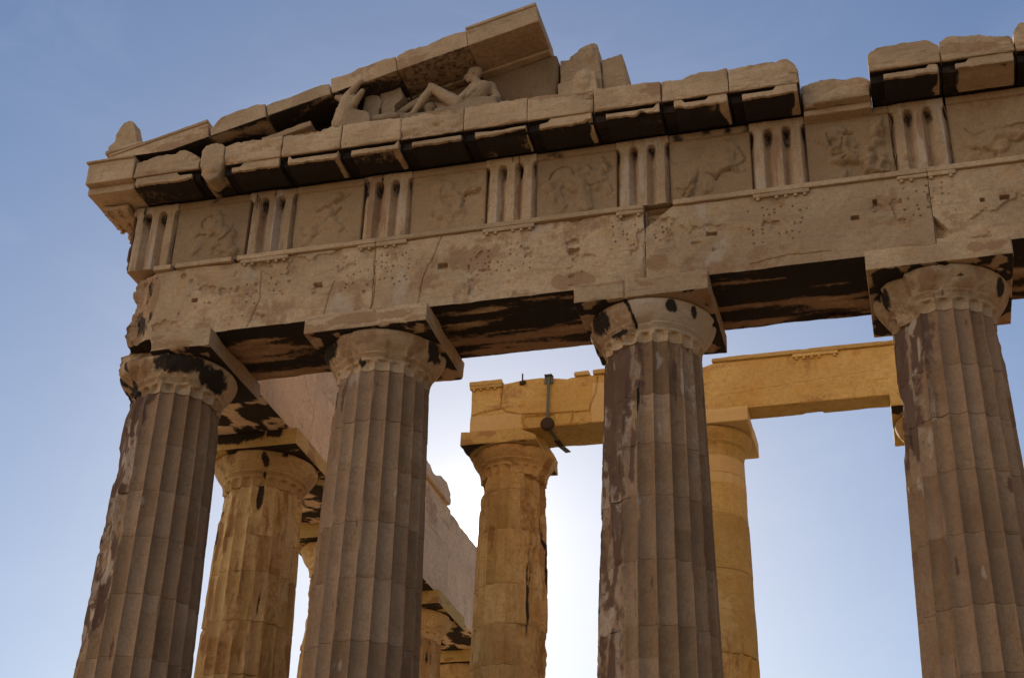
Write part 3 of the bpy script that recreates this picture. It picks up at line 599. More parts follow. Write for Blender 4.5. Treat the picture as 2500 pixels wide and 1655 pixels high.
def SOUTH(root, ya, yb, nj=5):
    V0, V, F = block((-1.42, ya, 13.03), (-.93, yb, 13.128), (.03, .03, .03), .015, .012, int(abs(ya)*90)+7, .07); m = mesh('mutule', V, F, M_FRONT, root)
    n = 10; t = np.linspace(0, 2*np.pi, n, endpoint=False); g = np.arange(2*n).reshape(2, n)
    for i in range(3):
        for j in range(nj):
            if random.Random(i*7+j+int(ya*30)).random() < .2: continue
            cx, cy = -1.36+.19*i, ya+.08+(yb-ya-.16)*j/(nj-1)
            G = np.array([(cx+.034*math.cos(a), cy+.034*math.sin(a), 13.04) for a in t]+[(cx+.04*math.cos(a), cy+.04*math.sin(a), 12.975) for a in t])
            mesh('gutta', G, [np.stack([g[0], g[1], np.roll(g[1], -1), np.roll(g[0], -1)], -1), g[:1], g[1:, ::-1]], M_FRONT, m)
itp = lambda pts: (lambda x: np.interp(x, [p[0] for p in pts], [p[1] for p in pts]))
cl = cornice(-1.535, -.645, 400, 'corner cornice block with crisp moulded edge at the left end', 13.735, 's', side=True, ragz=0, chip=.02)
SOUTH(cl, -1.02, -.30)
V0, V, F = block((-1.575, YG-.04, 13.695), (-.66, .2, 13.742), (.03, .06, .015), .012, .003, 401, .02); mesh('crown_moulding', V, F, M_FRONT, cl)
cornice(-.64, .59, 402, 'cornice block with scooped broken top beside the corner block', itp([(-.64, 13.66), (.1, 13.68), (.2, 13.75), (.3, 13.73), (.59, 13.50)]), slot=(.72, .95), mut=(.05, .12), rag=.09)
root = empty('cornice_block', (.82, -.8, 13.0), 'narrow rounded cornice stump near the left corner', 'cornice block', 'cornice blocks along the front')
fuse('worn_body', [('p', [(.62, 13.28), (.61, 13.62), (.66, 13.72), (.78, 13.77), (.95, 13.74), (1.03, 13.66), (1.03, 13.28)], -1.50, -.30), ('p', [(.64, 13.32), (.63, 13.16), (.72, 13.05), (.84, 13.01), (.95, 13.08), (1.0, 13.2), (1.02, 13.32)], -1.47, -1.12), ('e', (.82, -1.42, 13.25), (.2, .1, .14))], .022, M_FRONT, root, amp=.028, freq=5, smooth=2)
V0, V, F = block((.611, -1.3, 13.135), (1.029, -.25, 13.273), (.05, .05, .03), .008, .006, 406, .02); mk = zero(V); mk[:, 0] = sstep(.35, .6, fbm(V0*2, 3, 5)); mesh('soffit', V, F, M_FRONT, root, marks=mk)
cornice(1.04, 2.07, 405, 'cornice block with stained face and ragged drip, right of the rounded stump', itp([(1.04, 13.64), (1.3, 13.72), (2.07, 13.71)]), slot=(.05, .3), mut=(.16, .02), rag=.1, chip=.07)
cornice(2.08, 3.125, 406, 'cornice block just left of the horse sculptures', itp([(2.08, 13.70), (2.6, 13.73), (3.12, 13.76)]), slot=(.2, .93), mut=(.12, .03))
cornice(3.135, 4.17, 407, 'cornice block under the horse sculptures', 13.75, slot=(.2, .9), chip=.03)
cornice(4.175, 5.235, 408, 'cornice block under the knees of the reclining statue', 13.74, slot=(.1, .97), chip=.03)
cornice(5.245, 6.30, 409, 'cornice block under the torso of the reclining statue', 13.745, slot=(.1, .95), chip=.02)
cornice(6.305, 7.37, 410, 'cornice block under the broken back wall pieces', 13.735, slot=(.05, .3), rag=.07)
cornice(7.38, 8.45, 411, 'cornice block right of the broken back wall pieces', itp([(7.38, 13.72), (8.2, 13.73), (8.45, 13.67)]), slot=(.2, .88))
cornice(8.46, 9.505, 412, 'cornice block with a short slot, next to last before the gap', itp([(8.46, 13.66), (8.7, 13.73), (9.5, 13.76)]), slot=(.35, .65), ragz=.08)
cornice(9.515, 10.57, 413, 'last cornice block before the gap, its right top corner rounded off', itp([(9.5, 13.74), (10.2, 13.79), (10.42, 13.76), (10.53, 13.62), (10.57, 13.5)]), slot=(.1, .62), ragz=.08)
root = empty('cornice_block', (11.1, -.6, 12.95), 'low broken cornice block in the gap, face split off', 'cornice block', 'cornice blocks along the front')
fuse('broken_body', [('p', [(10.585, 13.10), (11.605, 13.10), (11.605, 13.44), (11.46, 13.56), (11.3, 13.57), (11.22, 13.53), (11.14, 13.60), (11.02, 13.60), (10.95, 13.55), (10.8, 13.58), (10.585, 13.52)], -1.06, -.2), ('p', [(10.75, 13.1), (11.605, 13.1), (11.605, 13.3), (11.2, 13.36), (10.9, 13.24)], -1.16, -.9)], .025, M_FRONT, root, amp=.045, freq=4.5, smooth=1)
V0, V, F = block((10.585, -1.0, 12.985), (11.605, -.2, 13.097), (.03, .05, .03), .02, .01, 417, .05); mesh('soffit', V, F, M_FRONT, root)
cornice(11.62, 12.66, 418, 'cornice block at the right side of the gap, left end rounded', itp([(11.62, 13.58), (11.68, 13.70), (11.78, 13.75), (12.5, 13.77), (12.6, 13.74), (12.66, 13.64)]), slot=(.1, .78), mut=(.2, .04))
cornice(12.67, 13.72, 419, 'cornice block with patchy black underside near the right edge', itp([(12.67, 13.62), (12.8, 13.72), (13.72, 13.66)]), 'cmsp', slot=(.1, .32), ragz=.08)
cornice(13.735, 14.8, 420, 'cornice block cut by the right picture edge', itp([(13.735, 13.62), (13.85, 13.78), (14.8, 13.9)]), slot=(.1, .9))

# ------------------------------------------------------------------ raking cornice
SLP = .244
zbk = lambda x: 14.44+SLP*(x-2.88)
def rake(xa, xb, h, seed, label, chip=.05, rag=.06, ends=(0, 0), dark=.0, clip=None, crown=False, y0=YG):
    root = empty('raking_block', ((xa+xb)/2, -.8, float(zbk((xa+xb)/2))), label, 'raking cornice block', 'sloping cornice blocks of the gable')
    def lay(V):
        P = V.copy(); P[:, 2] = V[:, 2]+zbk(V[:, 0]); P[:, 0] = V[:, 0]-.17*(V[:, 2]-.0)
        if clip is not None: P[:, 2] = np.maximum(P[:, 2], clip)
        return P
    V0, V, F = block((xa, y0, 0), (xb, -.25, h), (.03, .05, .025), .012, .005, seed, chip)
    n = fbm(V0*(3, 1, 1), 4, seed+1); V[:, 2] -= (V0[:, 2] > h*.6)*sstep(.45, .8, n)*rag
    u = (V0[:, 0]-xa)
    V[:, 2] -= (V0[:, 2] > h*.5)*(ends[0]*sstep(.22, 0, u)+ends[1]*sstep(.18, 0, xb-V0[:, 0]))
    mk = zero(V); bt = V0[:, 2] < .01; mk[:, 0] = bt*dark*sstep(.25, .5, fbm(V0*(1.2, 3, 1), 4, seed+3)); mk[:, 1] = np.maximum(sstep(.58, .7, fbm(V0*(1.2, 2, 4), 4, seed+4))*.7, bt*(xa > 2.8)*.45)
    mesh('corona', lay(V), F, M_FRONT, root, marks=mk)
    if crown:
        V0, V, F = block((xa-.005, y0-.025, h-.045), (xb+.005, -.3, h+.012), (.04, .06, .02), .010, .003, seed+5, .01); mesh('crown_moulding', lay(V), F, M_FRONT, root)
    V0, V, F = block((xa+.004, -.80, -.055), (xb-.004, -.64, -.003), (.05, .04, .02), .012, .004, seed+7, .02); mk = zero(V); mk[:, 0] = dark*sstep(.35, .6, fbm(V0*(1.2, 3, 1), 3, seed+8))
    mesh('inner_moulding', lay(V) if clip is None else np.maximum(lay(V), (-99, -99, clip)), F, M_FRONT, root, marks=mk)
    return root
rake(-1.10, .69, .36, 501, 'lowest sloping cornice block at the gable corner, moulded top', .02, .02, (.0, .03), .9, clip=13.745, crown=True)
rake(.72, 1.715, .35, 502, 'second sloping cornice block, its left end broken to a slant', .05, .03, (.16, .04), .95)
rake(1.73, 2.855, .27, 503, 'third sloping cornice block, thin and worn', .06, .05, (.02, .03), 1.)
rake(2.875, 4.02, .35, 504, 'sloping cornice block above the horse sculptures with chipped top', .03, .06, (0, .03), .75)
rake(4.03, 5.245, .365, 505, 'sloping cornice block over the bent knees of the reclining statue', .03, .07, (0, .03), .35)
rake(5.25, 6.46, .385, 506, 'highest sloping cornice block, sharp and pale, ending in mid air', .006, .0, (0, 0), .0, crown=True)

# ------------------------------------------------------------------ irregular stones, sculpture (fused solids, then weathered)
def wall_marks(V):
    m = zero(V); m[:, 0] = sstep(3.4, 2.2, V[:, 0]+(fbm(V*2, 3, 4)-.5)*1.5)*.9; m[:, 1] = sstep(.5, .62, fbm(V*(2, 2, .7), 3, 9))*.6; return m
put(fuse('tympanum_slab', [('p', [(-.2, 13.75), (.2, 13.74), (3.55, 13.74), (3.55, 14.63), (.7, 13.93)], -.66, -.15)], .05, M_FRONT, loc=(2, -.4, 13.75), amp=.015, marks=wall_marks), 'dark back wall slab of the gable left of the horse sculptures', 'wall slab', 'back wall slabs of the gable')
put(fuse('tympanum_slab', [('p', [(3.57, 13.74), (6.54, 13.74), (6.57, 14.5), (6.59, 15.05), (6.56, 15.26), (6.44, 15.27), (3.57, 14.6)], -.66, -.15)], .035, M_WALL, loc=(5, -.4, 13.75), amp=.01, freq=4), 'tan back wall slab of the gable behind the reclining statue', 'wall slab', 'back wall slabs of the gable')
put(fuse('tympanum_slab', [('p', [(6.60, 13.74), (7.36, 13.74), (7.33, 14.6), (7.29, 15.02), (7.27, 15.15), (7.25, 15.39), (7.2, 15.43), (7.07, 15.41), (6.94, 15.34), (6.89, 15.27), (6.78, 15.22), (6.76, 15.14), (6.62, 15.14)], -.62, -.15), ('e', (7.14, -.62, 15.2), (.07, .06, .2)), ('e', (6.88, -.62, 15.1), (.06, .05, .16))], .02, M_FRONT, loc=(7, -.4, 13.75), amp=.02, freq=5, smooth=3), 'jagged broken back wall fragment rising to a rounded peak', 'wall slab', 'back wall slabs of the gable')
put(fuse('tympanum_slab', [('p', [(7.38, 13.74), (7.73, 13.74), (7.71, 14.5), (7.72, 14.9), (7.66, 15.17), (7.30, 15.09)], -.55, .05)], .022, M_FRONT, loc=(7.5, -.3, 13.75), amp=.008), 'slanting back wall fragment at the right end of the gable', 'wall slab', 'back wall slabs of the gable')
put(fuse('rubble_stone', [('p', [(6.61, 13.75), (7.3, 13.75), (7.28, 14.4), (7.24, 14.7), (7.06, 14.78), (6.94, 14.74), (6.85, 14.6), (6.74, 14.56), (6.61, 14.52)], -.78, -.635), ('e', (7.06, -.78, 14.55), (.12, .08, .22))], .018, M_FRONT, loc=(7, -.7, 13.75), amp=.025, freq=6, smooth=3), 'lumpy stone leaning against the jagged back wall fragment', 'stone')
put(fuse('acroterion_stump', [('p', [(-1.25, 13.90), (-1.26, 14.04), (-1.15, 14.16), (-1.16, 14.28), (-1.08, 14.44), (-1.03, 14.55), (-.92, 14.57), (-.84, 14.53), (-.80, 14.40), (-.77, 14.2), (-.68, 14.04)], -1.46, -1.2)], .02, M_FRONT, loc=(-.95, -1.15, 13.9), amp=.02, freq=4, smooth=2), 'broken stump of a corner ornament on the gable corner', 'ornament')
V0, V, F = block((-1.27, -1.5, 0), (-.58, -.8, .07), .04, .02, .006, 555, .04); V[:, 2] += 13.865+.19*(V[:, 0]+1.27)
mesh('base_plate', V, F, M_FRONT, bpy.data.objects['acroterion_stump'])

# the reclining male figure
sk = [('e', (5.205, -1.0, 14.83), (.115, .098, .135), .25), ('e', (5.155, -1.0, 14.755), (.075, .075, .09), .3), ('c', (5.115, -1.0, 14.70), (5.12, -1.0, 14.69), .035, .03),
      ('c', (5.085, -1.0, 14.81), (5.055, -1.0, 14.765), .016, .026), ('e', (5.085, -1.03, 14.80), (.03, .02, .02)), ('c', (5.09, -1.0, 14.735), (5.085, -1.0, 14.73), .018, .018), ('c', (5.225, -1.10, 14.81), (5.23, -1.10, 14.775), .022, .018), ('e', (5.25, -1.0, 14.84), (.11, .10, .125), .2),
      ('c', (5.235, -1.0, 14.70), (5.31, -1.0, 14.52), .075, .10),
      ('c', (5.24, -1.06, 14.46), (5.50, -.98, 14.50), .105, .105), ('e', (5.36, -1.07, 14.43), (.2, .13, .13), -.2), ('e', (5.28, -1.13, 14.43), (.09, .05, .07)), ('e', (5.45, -1.10, 14.46), (.09, .05, .07)),
      ('c', (5.34, -1.03, 14.38), (5.16, -1.03, 14.20), .165, .14), ('c', (5.16, -1.03, 14.2), (5.02, -1.03, 14.08), .145, .16), ('e', (5.0, -1.0, 14.02), (.22, .18, .18)),
      ('c', (5.52, -.99, 14.50), (5.63, -.98, 14.27), .085, .062), ('c', (5.63, -.98, 14.27), (5.46, -1.06, 14.17), .062, .045), ('e', (5.55, -.98, 14.40), (.08, .07, .1)),
      ('c', (5.22, -1.1, 14.44), (5.08, -1.2, 14.2), .07, .055), ('e', (5.27, -1.17, 14.33), (.085, .05, .045), -.7), ('e', (5.19, -1.165, 14.25), (.085, .05, .04), -.7), ('e', (5.51, -1.0, 14.47), (.075, .10, .085)), ('e', (4.79, -1.19, 14.34), (.17, .06, .06), .75), ('e', (4.44, -1.13, 14.40), (.05, .085, .1), .6), ('e', (4.51, -1.2, 14.55), (.045, .04, .05)),
      ('c', (5.0, -1.12, 14.12), (4.54, -1.15, 14.53), .135, .082), ('e', (4.53, -1.15, 14.55), (.075, .075, .07)), ('c', (4.53, -1.15, 14.53), (4.40, -1.15, 14.33), .075, .078), ('c', (4.40, -1.15, 14.33), (4.24, -1.15, 14.08), .076, .045), ('c', (4.24, -1.15, 14.06), (4.1, -1.17, 14.0), .05, .03),
      ('c', (4.92, -.92, 14.1), (4.24, -.92, 14.46), .13, .085), ('c', (4.24, -.92, 14.45), (4.05, -.93, 14.36), .085, .078), ('c', (4.05, -.93, 14.36), (3.84, -.94, 14.25), .075, .05), ('c', (3.84, -.94, 14.24), (3.72, -.96, 14.2), .05, .03)]
stat = empty('reclining_statue', (5.0, -1.0, 13.75), 'marble statue of a reclining nude man leaning back, knees bent', 'statue')
fuse('figure', sk, .0115, M_STAT, stat, amp=.012, freq=13, smooth=2)
fuse('rock_seat', [('p', [(4.62, 13.745), (5.75, 13.745), (5.72, 14.08), (5.4, 14.12), (4.9, 14.0), (4.65, 13.98)], -1.28, -.75), ('e', (4.48, -1.0, 14.2), (.13, .15, .13)), ('e', (4.4, -1.0, 13.9), (.7, .25, .18)), ('e', (3.95, -.95, 14.02), (.28, .2, .2)), ('e', (5.55, -.95, 14.1), (.2, .2, .14))], .03, M_STAT, stat, amp=.03, freq=4)
# horses rising from the floor: necks, muzzle thrown up, jaws
hs_ = empty('horse_sculpture', (3.1, -1.0, 13.75), 'weathered marble horse head and neck straining upward at the left of the gable', 'sculpture')
fuse('horse_head', [('c', (3.12, -1.40, 14.39), (3.36, -1.50, 14.58), .085, .045), ('e', (3.385, -1.50, 14.60), (.055, .05, .045), .6), ('c', (3.25, -1.40, 14.23), (3.41, -1.48, 14.38), .08, .05), ('e', (3.42, -1.48, 14.40), (.045, .045, .05)),
                    ('e', (3.17, -1.40, 14.30), (.15, .10, .15)), ('c', (3.14, -1.36, 14.3), (3.05, -1.25, 13.95), .15, .22), ('c', (3.04, -1.38, 14.37), (2.95, -1.42, 14.40), .06, .05), ('c', (3.02, -1.40, 14.44), (2.97, -1.42, 14.50), .03, .012), ('e', (3.20, -1.49, 14.40), (.025, .02, .02)),
                    ('c', (2.93, -1.3, 14.25), (2.98, -1.32, 13.85), .04, .05)], .012, M_STAT, hs_, amp=.010, freq=8, smooth=2)
fuse('plinth_stone', [('p', [(3.0, 13.745), (3.6, 13.745), (3.57, 13.96), (3.48, 14.03), (3.3, 14.09), (3.08, 14.09)], -1.44, -1.0), ('c', (3.5, -1.3, 13.9), (3.98, -1.28, 13.93), .1, .07)], .02, M_STAT, hs_, amp=.022, freq=6)
put(fuse('rubble_stone', [('p', [(3.3, 13.75), (3.62, 13.75), (3.60, 14.26), (3.65, 14.42), (3.58, 14.55), (3.42, 14.60), (3.33, 14.55), (3.31, 14.34)], -1.15, -.8)], .02, M_STAT, loc=(3.35, -.8, 13.75), amp=.012, freq=5, smooth=4), 'rounded loose stone standing behind the horse neck', 'stone')
put(fuse('rubble_stone', [('p', [(3.66, 13.75), (3.9, 13.75), (3.86, 14.2), (3.85, 14.33), (4.01, 14.48), (3.94, 14.71), (3.8, 14.66), (3.58, 14.62), (3.62, 14.28)], -1.10, -.75)], .018, M_STAT, loc=(3.65, -.8, 13.75), amp=.012, freq=5, smooth=3), 'angular loose stone with pointed top between horse and statue', 'stone')
V0, V, F = block((-.45, -.22, 0), (.45, .22, .12), .04, .03, .01, 560, .1); a = math.radians(-14)
P = V.copy(); P[:, 0] = V[:, 0]*math.cos(a)+V[:, 2]*math.sin(a)+2.05; P[:, 2] = -V[:, 0]*math.sin(a)+V[:, 2]*math.cos(a)+13.87; P[:, 1] += -1.1
put(mesh('rubble_stone', P, F, M_FRONT, loc=(2.05, -1.1, 13.8)), 'flat slab lying tilted in the dark low corner of the gable', 'stone')

# ------------------------------------------------------------------ south flank: cornice seen from below, beams and inner courses
def fcornice(ya, yb, seed, label):
    root = empty('flank_cornice_block', (-1, (ya+yb)/2, 13.1), label, 'cornice block', 'cornice blocks along the flank')
    V0, V, F = block((-1.535, ya, 13.27), (.1, yb, 13.74), (.06, .04, .04), .014, .005, seed, .04); mesh('corona', V, F, M_FRONT, root)
    V0, V, F = block((-1.42, ya, 13.13), (.1, yb, 13.268), (.08, .06, .04), .01, .004, seed+1, .03); mesh('soffit', V, F, M_FRONT, root)
    SOUTH(root, ya+.12, yb-.12, 6)
for k, lb in enumerate(['flank cornice block with rows of small pegs just behind the corner block', 'second flank cornice block behind the corner, pegs below']):
    ya = -.24+1.07*k; fcornice(ya, ya+1.06, 600+9*k, lb)
XI, XO = .82, -.885
ys_ = [.875, F2Y, F2Y+4.295, F2Y+8.59, F2Y+12.885, F2Y+17.2]
fb = ['flank beam between the corner column and the first flank column', 'flank beam behind the smooth second front column', 'flank beam right of the smooth second front column, under the sun', 'flank beam behind the porch column by the sun', 'farthest flank beam, hidden behind the porch column']
fc = ['pale upper flank course seen through the gap beside the corner column', 'pale upper flank course behind the second front column', 'pale upper flank course ending in a broken edge left of the sun', 'low flank course descending behind the sun', 'farthest low flank course behind the porch column']
for k in range(5):
    a, b = ys_[k], ys_[k+1]-.006
    V0, V, F = block((XO, a, ZA0), (XI, b, ZA1-.003), (.09, .05, .05), .014, .005, 620+k, .05)
    mk = zero(V); bt = V0[:, 2] < ZA0+.004; mk[:, 0] = bt*sstep(.46, .55, fbm(V0*(2.5, 2.0, 1), 3, 640+k)); V[:, 2] += bt*(sstep(.02, 0, np.abs(V0[:, 0]-.25)))*.03
    mk[:, 2] = .6*sstep(.5, .7, fbm(V0*(1, .6, 1), 3, 641))
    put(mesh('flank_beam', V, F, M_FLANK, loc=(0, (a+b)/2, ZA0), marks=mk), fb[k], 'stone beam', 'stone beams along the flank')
    e = 12.78 if k >= 3 else 12.80; m_ = a+(b-a)*[.46, .55, .4, .6, .5][k]
    fcx = empty('flank_course', (0, (a+b)/2, ZA1), fc[k], 'stone course', 'upper courses along the flank')
    for i, (p, q) in enumerate(((a+.006, m_-.006), (m_+.006, b-.002))):
        V0, V, F = block((XO, p, ZA1), (XI-.025+.02*i, q, e-(.0 if k < 3 else .06*i)), (.09, .05, .04), .014, .006, 650+k*3+i, .09)
        mk = zero(V); mk[:, 1] = .6*sstep(.55, .7, fbm(V0*(1, 1.2, 2), 4, 655+k)); mk[:, 2] = .6*sstep(.55, .7, fbm(V0*(1, .8, 1.5), 3, 659+k))
        mesh('course_block', V, F, M_FLANK, fcx, marks=mk)
yc = 12.0
V0, V, F = block((.2, .9, 12.785), (XI+.10, yc, 13.0), (.05, .06, .03), .02, .008, 670, .07)
fl = empty('moulded_course', (.5, 6, 12.785), 'moulded top course of the flank with a ragged broken end left of the sun', 'stone course')
mesh('moulding', V, F, M_FLANK, fl)
fuse('broken_top', [('p', [(.9, 13.0), (10.6, 13.0), (10.6, 13.3), (10.2, 13.36), (.9, 13.4)], .1, .78), ('p', [(10.55, 12.99), (12.15, 12.99), (12.2, 13.2), (11.9, 13.36), (11.4, 13.34), (11.1, 13.22), (10.85, 13.16), (10.6, 13.27)], .1, .84)], .05, M_FLANK, fl, amp=.04, freq=4)
o = [c for c in fl.children if c.name.startswith('broken_top')][0]
me = o.data; co = np.empty(len(me.vertices)*3, np.float32); me.vertices.foreach_get('co', co); co = co.reshape(-1, 3)+np.array(fl.location, np.float32)
co = co[:, [1, 0, 2]]-np.array(fl.location, np.float32); me.vertices.foreach_set('co', co.astype(np.float32).ravel()); me.flip_normals(); me.update()
# corner flank triglyph face, broken
V0, V, F = block((-.885, -.3, ZA1), (-.5, .86, ZF1), (.08, .05, .04), .04, .02, 680, .16)
put(mesh('flank_course', V, F, M_FRZ, loc=(-.7, .3, ZA1)), 'eroded block turning the frieze corner onto the flank', 'stone course')

# ------------------------------------------------------------------ inner porch beams
YP = 4.632
pb = empty('porch_beam', (5.8, 5.1, 10.932), 'golden porch beam with cracked patched face and a steel strap', 'stone beam', 'golden beams over the porch columns')
tp = itp([(3.6, 11.93), (4.3, 11.94), (4.67, 11.985), (5.0, 11.99), (5.5, 11.915), (5.65, 11.93), (8.06, 11.93)])
xs = lines(3.632, 8.058, .016); zs = lines(10.935, 11.93, .016)
V0, V, F = block((3.632, YP, 10.935), (8.058, 5.58, 11.93), xs=xs, ys=lines(YP, 5.58, .07), zs=zs, r=.014, amp=.005, seed=700, chip=.05)
V[:, 2] += np.clip((V0[:, 2]-10.935)/1., 0, 1)**3*(tp(V0[:, 0])-11.93)
fr = V0[:, 1] < YP+.02; dep = np.zeros(len(V)); Xw = V0[:, 0]+(fbm(V0*3, 3, 18)-.5)*.1; Zw = V0[:, 2]+(fbm(V0*3, 3, 19)-.5)*.08
for c in ([(4.27, 12.0), (4.22, 11.45), (4.34, 11.31), (4.67, 11.23), (5.63, 11.19)], [(4.67, 11.23), (4.68, 11.05), (4.77, 10.97)], [(5.63, 11.19), (5.6, 10.95)], [(5.63, 11.19), (5.96, 11.16), (6.06, 11.52), (6.1, 11.9)], [(3.65, 11.3), (3.9, 11.38), (4.22, 11.4)]):
    dep = np.maximum(dep, .035*sstep(.022, .004, poly_dist(Xw, Zw, c)))
dep += sstep(.60, .66, fbm(V0*(1.4, 1.4, 2.), 4, 71))*.02
dep += sstep(.02, .0, np.maximum(np.abs(Xw-5.0)-.28, np.abs(Zw-11.07)-.10))*.03
V[:, 1] += fr*dep
mk = zero(V); mk[:, 1] = fr*np.maximum(.6*sstep(.56, .72, fbm(V0*(1.2, 1, 5), 4, 73)), .7*blob(V0, (4.45, YP, 11.7), (.35, .3, .2), 4, .9)); mk[:, 0] = (V0[:, 2] < 10.94)*.2; mk[:, 2] = fr*.9*np.maximum((Xw < 4.67)*(Zw < 11.29), (Xw > 6.0)*(Zw < 11.75)); mk[:, 1] *= mk[:, 2] < .5
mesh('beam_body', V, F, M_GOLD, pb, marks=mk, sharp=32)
for a, b in ((3.6, 4.25), (5.66, 5.96), (6.03, 8.05)):
    V0, V, F = block((a, YP-.05, 11.932), (b, YP+.3, 12.025), (.03, .05, .02), .012, .005, 705, .05); mesh('taenia', V, F, M_GOLD, pb)
    g = random.Random(int(a*10))
def peg(parent, gx, y, z, mat, r=.03, h=.04):
    n = 10; t = np.linspace(0, 2*np.pi, n, endpoint=False); G = np.array([(gx+r*.9*math.cos(a), y+r*.9*math.sin(a), z) for a in t]+[(gx+r*math.cos(a), y+r*math.sin(a), z-h) for a in t]); q = np.arange(2*n).reshape(2, n)
    mesh('gutta', G, [np.stack([q[0], q[1], np.roll(q[1], -1), np.roll(q[0], -1)], -1), q[:1], q[1:, ::-1]], mat, parent)
V0, V, F = block((3.61, YP-.045, 11.865), (4.25, YP+.05, 11.93), (.03, .04, .02), .01, .004, 706, .03); rg = mesh('regula', V, F, M_GOLD, pb)
for j in range(4): peg(rg, 3.69+.14*j, YP-.015, 11.868, M_GOLD)
pb2 = empty('porch_beam', (10.2, 4.9, 10.932), 'golden porch beam with clean smooth face between porch column and rightmost column', 'stone beam', 'golden beams over the porch columns')
V0, V, F = block((8.066, YP, 10.935), (12.9, 5.13, 11.925), xs=lines(8.066, 12.9, .03), ys=lines(YP, 5.13, .05), zs=lines(10.935, 11.925, .02), r=.012, amp=.004, seed=710, chip=.04)
k = sstep(.28, 0, (V0[:, 0]-8.066)+(11.925-V0[:, 2])*.9); V[:, 2] -= k*.06
bt = V0[:, 2] < 10.94; V[:, 2] += bt*sstep(.55, .75, fbm(V0*(2, 3, 1), 3, 712))*.06*(V0[:, 0] < 10.2); V[:, 1] -= (V0[:, 1] > 5.12)*(V0[:, 0] < 10.2)*(.03+.05*fbm(V0*(4, 1, 1), 3, 713))
fr = V0[:, 1] < YP+.02; Zw = V0[:, 2]+(fbm(V0*2, 3, 19)-.5)*.08
V[:, 1] += fr*(.012*sstep(.014, .003, poly_dist(V0[:, 0], Zw, [(8.3, 11.22), (9.5, 11.32), (10.4, 11.40), (11.3, 11.42)]))+.02*sstep(.016, .003, poly_dist(V0[:, 0], Zw, [(8.1, 11.33), (8.2, 11.25), (8.45, 11.0)]))+.014*sstep(.014, .003, poly_dist(V0[:, 0], Zw, [(11.05, 10.95), (11.02, 11.15), (11.12, 11.25), (11.4, 11.26)])))
mk = zero(V); mk[:, 1] = fr*np.maximum(.75*sstep(.42, .62, fbm(V0*(7, 7, .6), 3, 715))*sstep(.75, .2, np.abs(V0[:, 0]-10.15))*sstep(11.1, 11.8, V0[:, 2]), .5*sstep(.56, .72, fbm(V0*(1.0, 1, 6), 4, 74)))
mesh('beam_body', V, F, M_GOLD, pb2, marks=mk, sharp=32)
V0, V, F = block((8.28, YP-.05, 11.927), (11.6, YP+.3, 12.012), (.03, .05, .02), .014, .006, 716, .06); mesh('taenia', V, F, M_GOLD, pb2)
V0, V, F = block((9.763, YP-.045, 11.86), (10.581, YP+.05, 11.925), (.03, .04, .02), .01, .005, 717, .05); rg = mesh('regula', V, F, M_GOLD, pb2)
for j in range(6):
    if j != 4: peg(rg, 9.83+.137*j, YP-.015, 11.862, M_GOLD, .03, .05)

# steel strap holding the cracked beam, and a small iron fitting on its top edge
st = empty('steel_strap', (5.17, YP, 11.0), 'green grey steel strap clamped round the cracked porch beam', 'strap')
def bar(name, p, q, w, t, mat, parent, nrm=(0, -1, 0)):
    p, q, nrm = Vector(p), Vector(q), Vector(nrm); d = (q-p).normalized(); s = d.cross(nrm).normalized(); n = s.cross(d)
    V = []
    for e in (p, q):
        for a, b in ((-1, -1), (1, -1), (1, 1), (-1, 1)): V.append(e+s*a*w/2+n*b*t/2)
    F = np.array([(0, 3, 2, 1), (4, 5, 6, 7), (0, 1, 5, 4), (1, 2, 6, 5), (2, 3, 7, 6), (3, 0, 4, 7)])
    o = mesh(name, np.array([tuple(v) for v in V]), F, mat, parent, sharp=20)
    b_ = o.modifiers.new('b', 'BEVEL'); b_.width = min(w, t)*.2; b_.segments = 2; return o
bar('band', (5.184, YP-.06, 11.99), (5.166, YP-.055, 11.02), .055, .012, M_STEEL, st)
bar('top_plate', (5.18, YP-.035, 11.995), (5.175, YP-.03, 11.83), .17, .02, M_STEEL, st)
bar('top_hook', (5.10, YP-.02, 11.99), (5.25, YP-.02, 11.99), .16, .02, M_STEEL, st, (0, 0, 1))
bar('back_hook', (5.184, YP-.06, 11.985), (5.184, YP+.2, 12.0), .055, .012, M_STEEL, st, (0, 0, 1))
n = 24; t = np.linspace(0, 2*np.pi, n, endpoint=False); G = []
for yy, r in ((YP+.02, .125), (YP-.06, .13), (YP-.085, .11), (YP-.09, .03)): G += [(5.163+r*math.cos(a), yy, 10.975+r*math.sin(a)) for a in t]
g = np.arange(4*n).reshape(4, n); mesh('round_plate', np.array(G), [np.stack([g[:-1], np.roll(g[:-1], -1, 1), np.roll(g[1:], -1, 1), g[1:]], -1).reshape(-1, 4), g[:1, ::-1], g[-1:]], M_RUST, st)
bar('lower_band', (5.17, YP-.03, 10.905), (5.22, 5.45, 10.91), .055, .014, M_STEEL, st, (0, 0, -1))
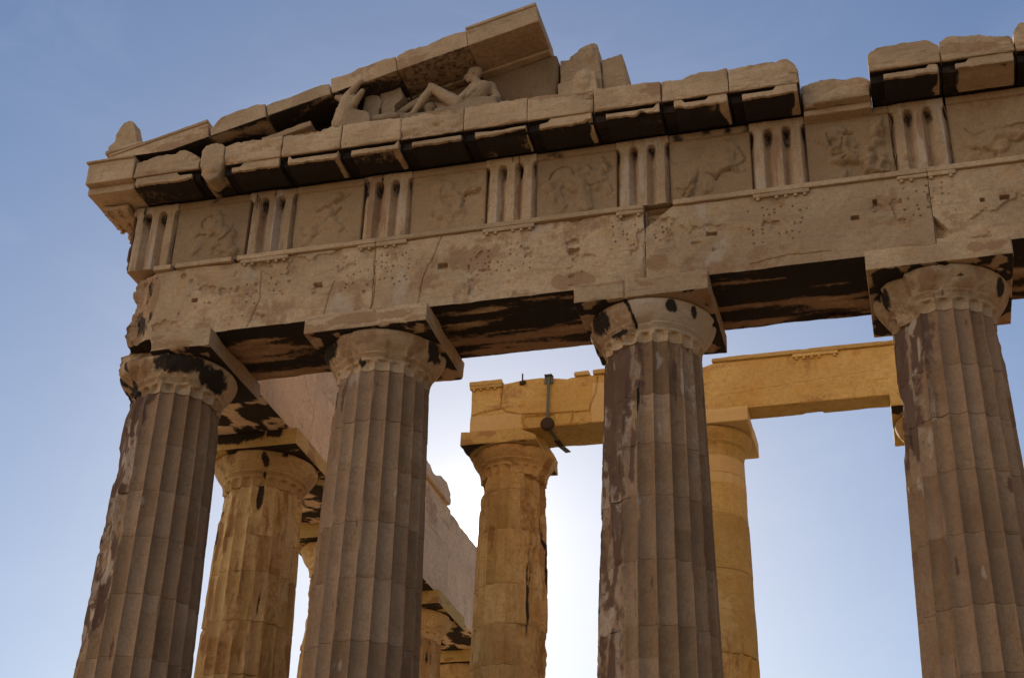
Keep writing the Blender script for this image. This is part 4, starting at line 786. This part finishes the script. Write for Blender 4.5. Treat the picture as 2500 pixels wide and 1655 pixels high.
bar('end_plate', (5.215, 5.40, 10.90), (5.30, 5.74, 10.905), .11, .02, M_STEEL, st, (0, 0, -1))
bar('clamp', (5.20, 5.2, 10.905), (5.225, 5.44, 10.905), .10, .035, M_RUST, st, (0, 0, -1))
ft = empty('iron_fitting', (4.66, YP-.03, 11.9), 'small dark iron peg on the top edge of the cracked porch beam', 'iron peg')
bar('bracket', (4.60, YP-.03, 11.90), (4.72, YP-.03, 11.905), .07, .05, M_RUST, ft); bar('spike', (4.66, YP-.03, 11.92), (4.655, YP-.03, 12.10), .026, .026, M_RUST, ft)

# ------------------------------------------------------------------ the temple's north half, beyond the right edge of the picture
bm = bmesh.new()
def bx(lo, hi): bmesh.ops.create_cube(bm, size=1, matrix=Matrix.LocRotScale((Vector(lo)+Vector(hi))/2, None, Vector(hi)-Vector(lo)))
def cyl(x, y, r0, r1, z0, z1): bmesh.ops.create_cone(bm, cap_ends=True, segments=40, radius1=r0, radius2=r1, depth=z1-z0, matrix=Matrix.Translation((x, y, (z0+z1)/2)))
for cx, cy in [(C5+4.296*i, 0) for i in range(3)]+[(28.83, 0)]+[(28.83, F2Y+4.295*i) for i in range(8)]:
    cyl(cx, cy, .953, .742, 0, 9.5); cyl(cx, cy, .76, .98, 9.5, 10.09); bx((cx-1.01, cy-1.01, 10.091), (cx+1.01, cy+1.01, 10.414))
bx((16.6, -.86, 10.42), (29.7, .86, 13.1)); bx((15.0, -1.5, 13.12), (30.4, .2, 13.72)); bx((27.98, .88, 10.42), (29.7, 36, 11.8))
for i in range(3): cyl(16.42+4.18*i, 5.353, .81, .64, .7, 10.13); cyl(16.42+4.18*i, 5.353, .65, .82, 10.13, 10.63)
bx((5, 30, .7), (24, 31.2, 7.5)); bx((22.8, 12, .7), (24, 31, 6)); bx((4.6, 14, .7), (5.8, 31, 3))
me = bpy.data.meshes.new('temple_north_half'); bm.to_mesh(me); bm.free(); me.materials.append(M_FRONT)
o = bpy.data.objects.new('temple_north_half', me); COL.objects.link(o); put(o, None, None, None, 'structure')
